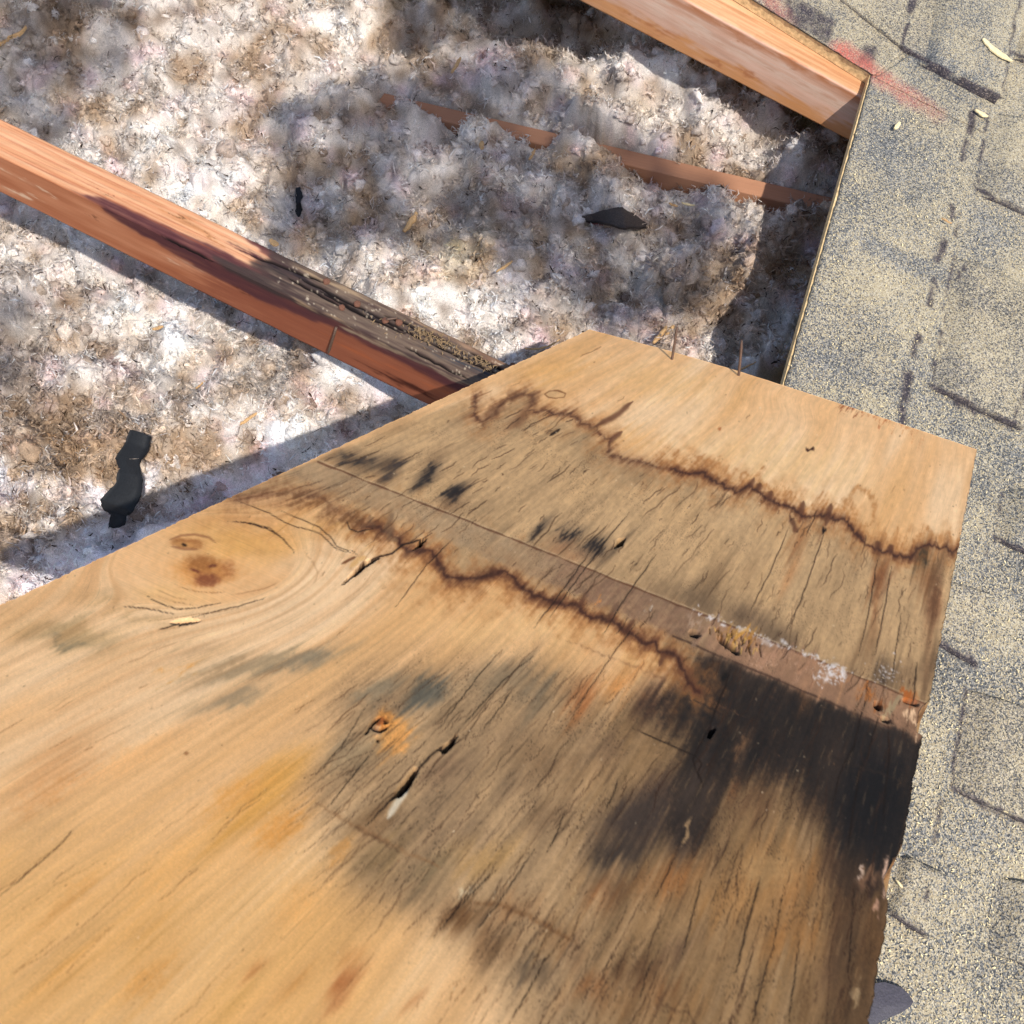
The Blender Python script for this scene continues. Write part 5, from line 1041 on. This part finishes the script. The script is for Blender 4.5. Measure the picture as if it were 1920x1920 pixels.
for a_ in [((770, 417), .030, .008, .003, 80, 'chip', 'tan wood chip standing upright in the middle of the insulation'),
           ((1238, 628), .024, .006, .003, 70, 'chip', 'left of two tan wood chips beside the nails of the plywood'),
           ((1252, 626), .026, .005, .003, 72, 'chip', 'right of two tan wood chips beside the nails of the plywood'),
           ((903, 272), .020, .006, .003, -65, 'chip', 'orange wood chip just below the buried joist'),
           ((998, 290), .018, .004, .002, 85, 'chip', 'thin wood splinter pointing down from the buried joist'),
           ((946, 500), .022, .003, .002, 52, 'chip', 'slanting thin splinter in the centre of the insulation'),
           ((856, 122), .026, .005, .002, 84, 'chip', 'dark orange splinter high above the left end of the buried joist'),
           ((1018, 652), .040, .0022, .0015, 28, 'chip', 'long curved straw of wood beside the far corner of the plywood'),
           ((256, 734), .016, .008, .003, 20, 'chip', 'rust coloured chip in a dark hollow above the black felt strip'),
           ((513, 455), .018, .008, .002, -25, 'chip', 'pale chip beside the upper edge of the near rafter'),
           ((296, 615), .014, .004, .002, 28, 'chip', 'small tan chip below the near rafter at left'),
           ((462, 788), .026, .003, .002, 52, 'chip', 'slanting splinter in the insulation left of the two black holes'),
           ((18, 72), .060, .006, .004, 48, 'chip', 'dark stick at the top left corner of the picture'),
           ((1290, 383), .018, .003, .0015, -10, 'shav', 'pale sliver lying against the lower side of the buried joist'),
           ((1262, 384), .014, .003, .0015, -18, 'chip', 'short sliver left of the pale sliver under the buried joist'),
           ((1300, 330), .016, .002, .0015, -12, 'shav', 'fine pale sliver on the insulation just above the joist at right'),
           ((375, 722), .014, .002, .0015, 60, 'chip', 'tiny splinter in the insulation right of the rust coloured chip'),
           ((1390, 692), .035, .0018, .0015, 40, 'chip', 'thin straw in the shade behind the right nail')]:
    chip('wood_chip', a_[0], a_[1], a_[2], a_[3], a_[4], a_[5], a_[6], 'wood chip', CG, curl=.12 if a_[0][0] == 1018 else .03, tilt=.2)
SG = 'wood shavings on the shingles'
for px, L, w_, ang, lab, m_ in [((1868, 96), .044, .0085, -26, 'long cream wood shaving at the top right corner of the shingles', 'shav'), ((1683, 236), .012, .0045, 75, 'small cream wood chip below the red paint mark', 'shav'),
                                ((1840, 213), .016, .005, -12, 'crumbly cream shaving under the corner of the dark shingle tab', 'shav'), ((1888, 1516), .013, .006, -14, 'cream chip lodged in the dark shingle joint at lower right', 'shav'),
                                ((1692, 1664), .014, .0016, -25, 'hair thin splinter right of the torn plywood edge', 'shav'), ((1775, 414), .012, .0016, -10, 'orange splinter lying across a tar dash on the shingles', 'chip')]:
    chip('wood_shaving', px, L, w_, .0016, ang, m_, lab, 'shaving', SG, True, H=TH + (.0185 if px[1] < 180 else .009), tilt=.03, curl=.05)

# black felt strip: folded ribbon on the insulation
def ribbon(name, px_l, px_r, lift, mat, th, label, cat, nsub=6, across=7, sag=.0):
    """a bent strip through left/right outline points, each row at its own height above the insulation"""
    def seat(p, z):
        q_ = ins(np.array(p, float))
        for _ in range(4): q_ = ins(np.array(p, float), ZI + max(float(ins_h(q_[0] + a, q_[1] + b, False)) for a in (-.008, 0, .008) for b in (-.008, 0, .008)) + .006 + z)
        return q_
    l = np.array([seat(p, z) for p, z in zip(px_l, lift)]); r = np.array([seat(p, z) for p, z in zip(px_r, lift)])
    zz_ = np.maximum(l[:, 2], r[:, 2]); l = np.array([ins(np.array(p, float), z) for p, z in zip(px_l, zz_)]); r = np.array([ins(np.array(p, float), z) for p, z in zip(px_r, zz_)])
    n0 = len(l); k = np.linspace(0, n0 - 1, (n0 - 1) * nsub + 1); L_ = np.stack([np.interp(k, range(n0), l[:, j]) for j in range(3)], 1); R_ = np.stack([np.interp(k, range(n0), r[:, j]) for j in range(3)], 1)
    q = np.linspace(0, 1, across); P_ = L_[:, None] * (1 - q[None, :, None]) + R_[:, None] * q[None, :, None]
    P_[..., 2] += sag * np.sin(np.pi * q)[None] + .0012 * fbm(k[:, None] * .9 + 0 * q[None], q[None] * 3 + 0 * k[:, None], 3, 6)
    ej = (np.abs(q - .5) * 2) ** 3; P_[..., 0] += ej[None] * .0022 * fbm(k[:, None] * 1.3 + 0 * q[None], 5 * q[None] + 0 * k[:, None], 3, 9); P_[..., 1] += ej[None] * .0022 * fbm(k[:, None] * 1.3 + 7 + 0 * q[None], 5 * q[None] + 0 * k[:, None], 3, 10)
    T_ = P_.reshape(-1, 3); Bt = T_ - np.array([0, 0, th])
    V, F_ = slab(T_, Bt, len(k), across)
    return tag(mk(name, V, F_, MAT[mat], None, True), label, cat)
ribbon('felt_strip', [(244, 806), (234, 830), (217, 858), (221, 884), (217, 905), (187, 938), (194, 956), (207, 964), (202, 990)], [(283, 819), (278, 842), (261, 870), (267, 898), (264, 928), (246, 960), (236, 968), (232, 984), (212, 990)],
       [.002, .004, .006, .007, .010, .014, .006, .002, -.006], 'felt', .0018, 'crumpled black strip of roofing felt on the insulation at left', 'felt strip', sag=.003)
ribbon('felt_scrap', [(555, 352), (552, 366), (556, 380), (553, 394), (558, 406)], [(563, 350), (567, 364), (564, 380), (567, 392), (562, 405)], [.004, .001, .004, .0, -.004], 'felt', .0015, 'small dark scrap of felt in the insulation above the near rafter', 'felt scrap')
# torn shingle scrap, tipped up, red torn edge towards the viewer
sc_o = ribbon('shingle_scrap', [(1090, 406), (1112, 400), (1142, 391), (1166, 388), (1190, 401), (1212, 420)], [(1092, 411), (1112, 416), (1142, 420), (1172, 428), (1194, 427), (1214, 425)], [-.010, -.005, .0, .002, -.004, -.012], 'scrap', .003, 'dark granule covered shingle scrap with red torn edge on the insulation', 'shingle scrap', sag=.004)
tz = float(sc_o.location.z) + .006
V, F_ = tube(np.array([ins(np.array(p, float), tz + z) for p, z in [((1080, 408), .0), ((1100, 414), .002), ((1125, 421), .004), ((1150, 428), .006), ((1172, 432), .007)]]), np.array([.0008, .0022, .0026, .0022, .0008]), 6)
mk('torn_edge', V, F_, MAT['scrap_red'], sc_o)
# half disc of asphalt sticking out from under the sheet
rim = np.array([(1600, 1852), (1640, 1843), (1658, 1841), (1675, 1845), (1692, 1853), (1705, 1864), (1712, 1878), (1706, 1890), (1690, 1899), (1672, 1907), (1652, 1916), (1632, 1930), (1610, 1945), (1590, 1940)])
def plate(name, px, h0, h1, mat):
    px = np.asarray(px, float) + rng.normal(0, .8, (len(px), 2)); t_ = roof(px, h1); b_ = roof(px, h0); n_ = len(px); V = np.concatenate([t_, b_, t_.mean(0)[None] + NW * .001])
    i = np.arange(n_); j = np.roll(i, -1)
    return mk(name, V, [np.stack([i, i + n_, j + n_, j], -1), np.stack([i, j, np.full(n_, 2 * n_)], -1)], MAT[mat], None, False)
tag(plate('asphalt_scrap', rim, TH + .0035, TH + .008, 'purple'), 'smooth dark purple asphalt scrap under the lower right plywood edge', 'asphalt scrap')

# ---- sawdust heaps on the rotten rafter and loose on the shingles
def shreds(name, pts, nrm, L0, L1, w0, mat, label, up=.3):
    n_ = len(pts); t1 = nz(np.array([1, 0, 0]) - nrm * nrm[0]); t2 = np.cross(nrm, t1)
    a = rng.uniform(0, 2 * math.pi, n_); d = (np.cos(a)[:, None] * t1 + np.sin(a)[:, None] * t2) + nrm * rng.normal(0, up, (n_, 1)); s_ = np.cross(nrm, d); s_ /= np.linalg.norm(s_, axis=1)[:, None]
    L_ = rng.uniform(L0, L1, n_)[:, None] / 2; w_ = (w0 * rng.uniform(.5, 1.3, n_))[:, None] / 2
    v = np.stack([pts - d * L_ - s_ * w_ * .4, pts - d * L_ + s_ * w_ * .4, pts + s_ * w_ + nrm * w_, pts + d * L_, pts - s_ * w_ + nrm * w_ * .6], 1)
    f = (np.array([[0, 1, 2], [0, 2, 4], [4, 2, 3]])[None] + (np.arange(n_) * 5)[:, None, None]).reshape(-1, 3)
    return tag(mk(name, v.reshape(-1, 3), [f], MAT[mat], None, False), label, 'sawdust', kind='stuff')
pp = []
for cx, cy, sx, sy, n_ in [(800, 630, 22, 6, 130), (838, 645, 20, 5, 60), (905, 682, 20, 5, 70), (740, 612, 40, 8, 20), (870, 665, 50, 9, 26)]:
    q = np.stack([rng.normal(0, 1, n_), rng.normal(0, 1, n_)], 1); x = cx + q[:, 0] * sx * .9 - q[:, 1] * 2; y = cy + q[:, 0] * sx * .43 + q[:, 1] * sy
    ok = (y < 292 + .4855 * x - 5) & (y > 224 + .475 * x + 3)
    x, y = x[ok], y[ok]; hgt = np.abs(rng.normal(0, .0022, len(x))) + .001
    pp.append(np.array([roof(np.array([a, b]), h) for a, b, h in zip(x, y, hgt)]))
shreds('sawdust', np.concatenate(pp), NW, .0015, .006, .0011, 'dust', 'tan sawdust heaped on the rotten top of the near rafter', .5)
px = np.stack([rng.uniform(1420, 1935, 9000), rng.uniform(-20, 1940, 9000)], 1)
cv_ = cs.sample(px)[:, 0]; eu = to_uv(px); inside_deck = (eu[:, 0] > np.interp(eu[:, 1], [K[1], E1[1], 0.1], [K[0], E1[0], ext(K, E1, .1)[0]]) + .004) & (eu[:, 1] > K[1] + .002)
ok = inside_deck & (rng.uniform(size=len(px)) < cv_ * 1.1)
shreds('sawdust', roof(px[ok], TH + .0042), NW, .0012, .0034, .0009, 'shav', 'fine cream sawdust sprinkled over the shingles', .25)

# ---- unseen greenery added beside the house, its leaves placed to shade the opening
def shade_wanted(px):
    def inp(poly):
        x, y = px[:, 0], px[:, 1]; r_ = np.zeros(len(px), bool)
        for i in range(len(poly)):
            (x1, y1), (x2, y2) = poly[i], poly[(i + 1) % len(poly)]
            if y1 != y2: r_ ^= ((y1 > y) != (y2 > y)) & (x < (x2 - x1) * (y - y1) / (y2 - y1) + x1)
        return r_
    return inp([(-80, -80), (300, -80), (240, 120), (190, 230), (60, 270), (-80, 230)]) | inp([(700, -80), (1100, -80), (1090, 40), (960, 110), (720, 100)]) | inp([(-80, 540), (60, 560), (70, 700), (-80, 720)]) | inp([(480, 470), (530, 330), (500, 190), (700, 150), (1000, 130), (1120, 220), (1330, 340), (1380, 440), (1330, 600), (1130, 600), (960, 540), (880, 480), (720, 450), (600, 500)])
SWD = np.array(SW); s1 = nz(np.cross(SWD, [0, 0, 1])); s2 = np.cross(s1, SWD)
cen = ins(np.array([850., 400.])) - SWD * 4.6
nl = 15000
q = np.stack([rng.normal(0, .62, nl), rng.normal(0, .55, nl), rng.normal(0, .45, nl)], 1)
P_ = cen + q[:, :1] * s1 + q[:, 1:2] * s2 + q[:, 2:] * SWD
hit = P_ + SWD * ((ZI - P_[:, 2]) / SWD[2])[:, None]; hp = pix(hit)
rn, rd = M @ NV, DECK
hr = P_ + SWD * ((rd - (P_ - ORG) @ rn) / (SWD @ rn))[:, None]; ruv = np.stack([(hr - ORG) @ (M @ UV_), (hr - ORG) @ (M @ VV)], 1); rpx = pix(hr)
inview = (hp[:, 0] > -120) & (hp[:, 0] < 1990) & (hp[:, 1] > -90) & (hp[:, 1] < 1990)
rview = (rpx[:, 0] > -120) & (rpx[:, 0] < 2000) & (rpx[:, 1] > -120) & (rpx[:, 1] < 2020)
bn_w = M @ BN; tb = (BD - (P_ - ORG) @ bn_w) / (SWD @ bn_w); hb = P_ + SWD * tb[:, None]; bs_ = (hb - ORG) @ (M @ ES) - cL @ ES; bt_ = (hb - ORG) @ (M @ ET) - cL @ ET
onb = (bs_ > -.03) & (bs_ < BW + .03) & (bt_ > -.03) & (bt_ < BT + .03)
ondeck_ = rview & (ruv[:, 0] > np.interp(ruv[:, 1], [K[1], E1[1]], [K[0], E1[0]]) - .03)
want = shade_wanted(hp) & ~onb & ~ondeck_
free = ~inview & ~rview & ~onb
keep = (want & (rng.uniform(size=nl) < .60)) | (free & (rng.uniform(size=nl) < .5))
LP = P_[keep]; n_ = len(LP)
la = rng.standard_normal((n_, 3)); la /= np.linalg.norm(la, axis=1)[:, None]; lb = np.cross(la, rng.standard_normal((n_, 3))); lb /= np.linalg.norm(lb, axis=1)[:, None]; lc = np.cross(la, lb)
ll = rng.uniform(.05, .09, n_)[:, None]; lw = ll * .42
lv = np.stack([LP - la * ll * .5, LP - lb * lw * .5 + lc * .006, LP + la * ll * .5, LP + lb * lw * .5 + lc * .006], 1)
lf = (np.array([[0, 1, 2], [0, 2, 3]])[None] + (np.arange(n_) * 4)[:, None, None]).reshape(-1, 3)
out = nz(np.array([-SWD[0], -SWD[1], 0])); base = np.array([cen[0], cen[1], 0]) + out * 1.9
added_tree = bpy.data.objects.new('added_tree', None); sc.collection.objects.link(added_tree); added_tree.location = base.tolist()
tag(added_tree, 'unseen foliage on a stem, added to shade the roof opening', 'added_tree')
MAT['added_leaf'] = plain('added_leaf', (.07, .12, .035), .6, .4, .3, 20); MAT['added_bark'] = plain('added_bark', (.10, .075, .055), .95, .2, .5, 30)
mk('added_crown', lv.reshape(-1, 3), [lf], MAT['added_leaf'], added_tree, False)
kz = np.linspace(0, 1, 9); tr_ = base + np.array([0, 0, 1]) * (kz * (cen[2] + .3))[:, None] + .08 * np.stack([np.sin(kz * 5), np.cos(kz * 4) - 1, 0 * kz], 1)
Vt, Ft = tube(tr_, .17 - .10 * kz, 10); mk('added_trunk', Vt, Ft, MAT['added_bark'], added_tree)
for i in range(0, n_, max(1, n_ // 26)):
    st0 = tr_[5 + i % 4]; e = LP[i]; mid = (st0 + e) / 2 + np.array([0, 0, .18]); Vt, Ft = tube(np.array([st0, mid, e]), np.array([.035, .016, .004]), 6); 
    c_ = np.array([st0 * (1 - k) ** 2 + 2 * mid * k * (1 - k) + e * k * k for k in np.linspace(0, 1, 24)])
    hx = c_ + SWD * ((ZI - c_[:, 2]) / SWD[2])[:, None]; hq = pix(hx); hq2 = pix(c_ + SWD * ((rd - (c_ - ORG) @ rn) / (SWD @ rn))[:, None])
    if ((hq2[:, 0] > -80) & (hq2[:, 0] < 2000) & (hq2[:, 1] > -80) & (hq2[:, 1] < 2000)).any(): continue
    if (((hq[:, 0] > -50) & (hq[:, 0] < 1950) & (hq[:, 1] > -50) & (hq[:, 1] < 1950)) & ~shade_wanted(hq)).any(): continue
    mk('added_branch', Vt, Ft, MAT['added_bark'], added_tree)
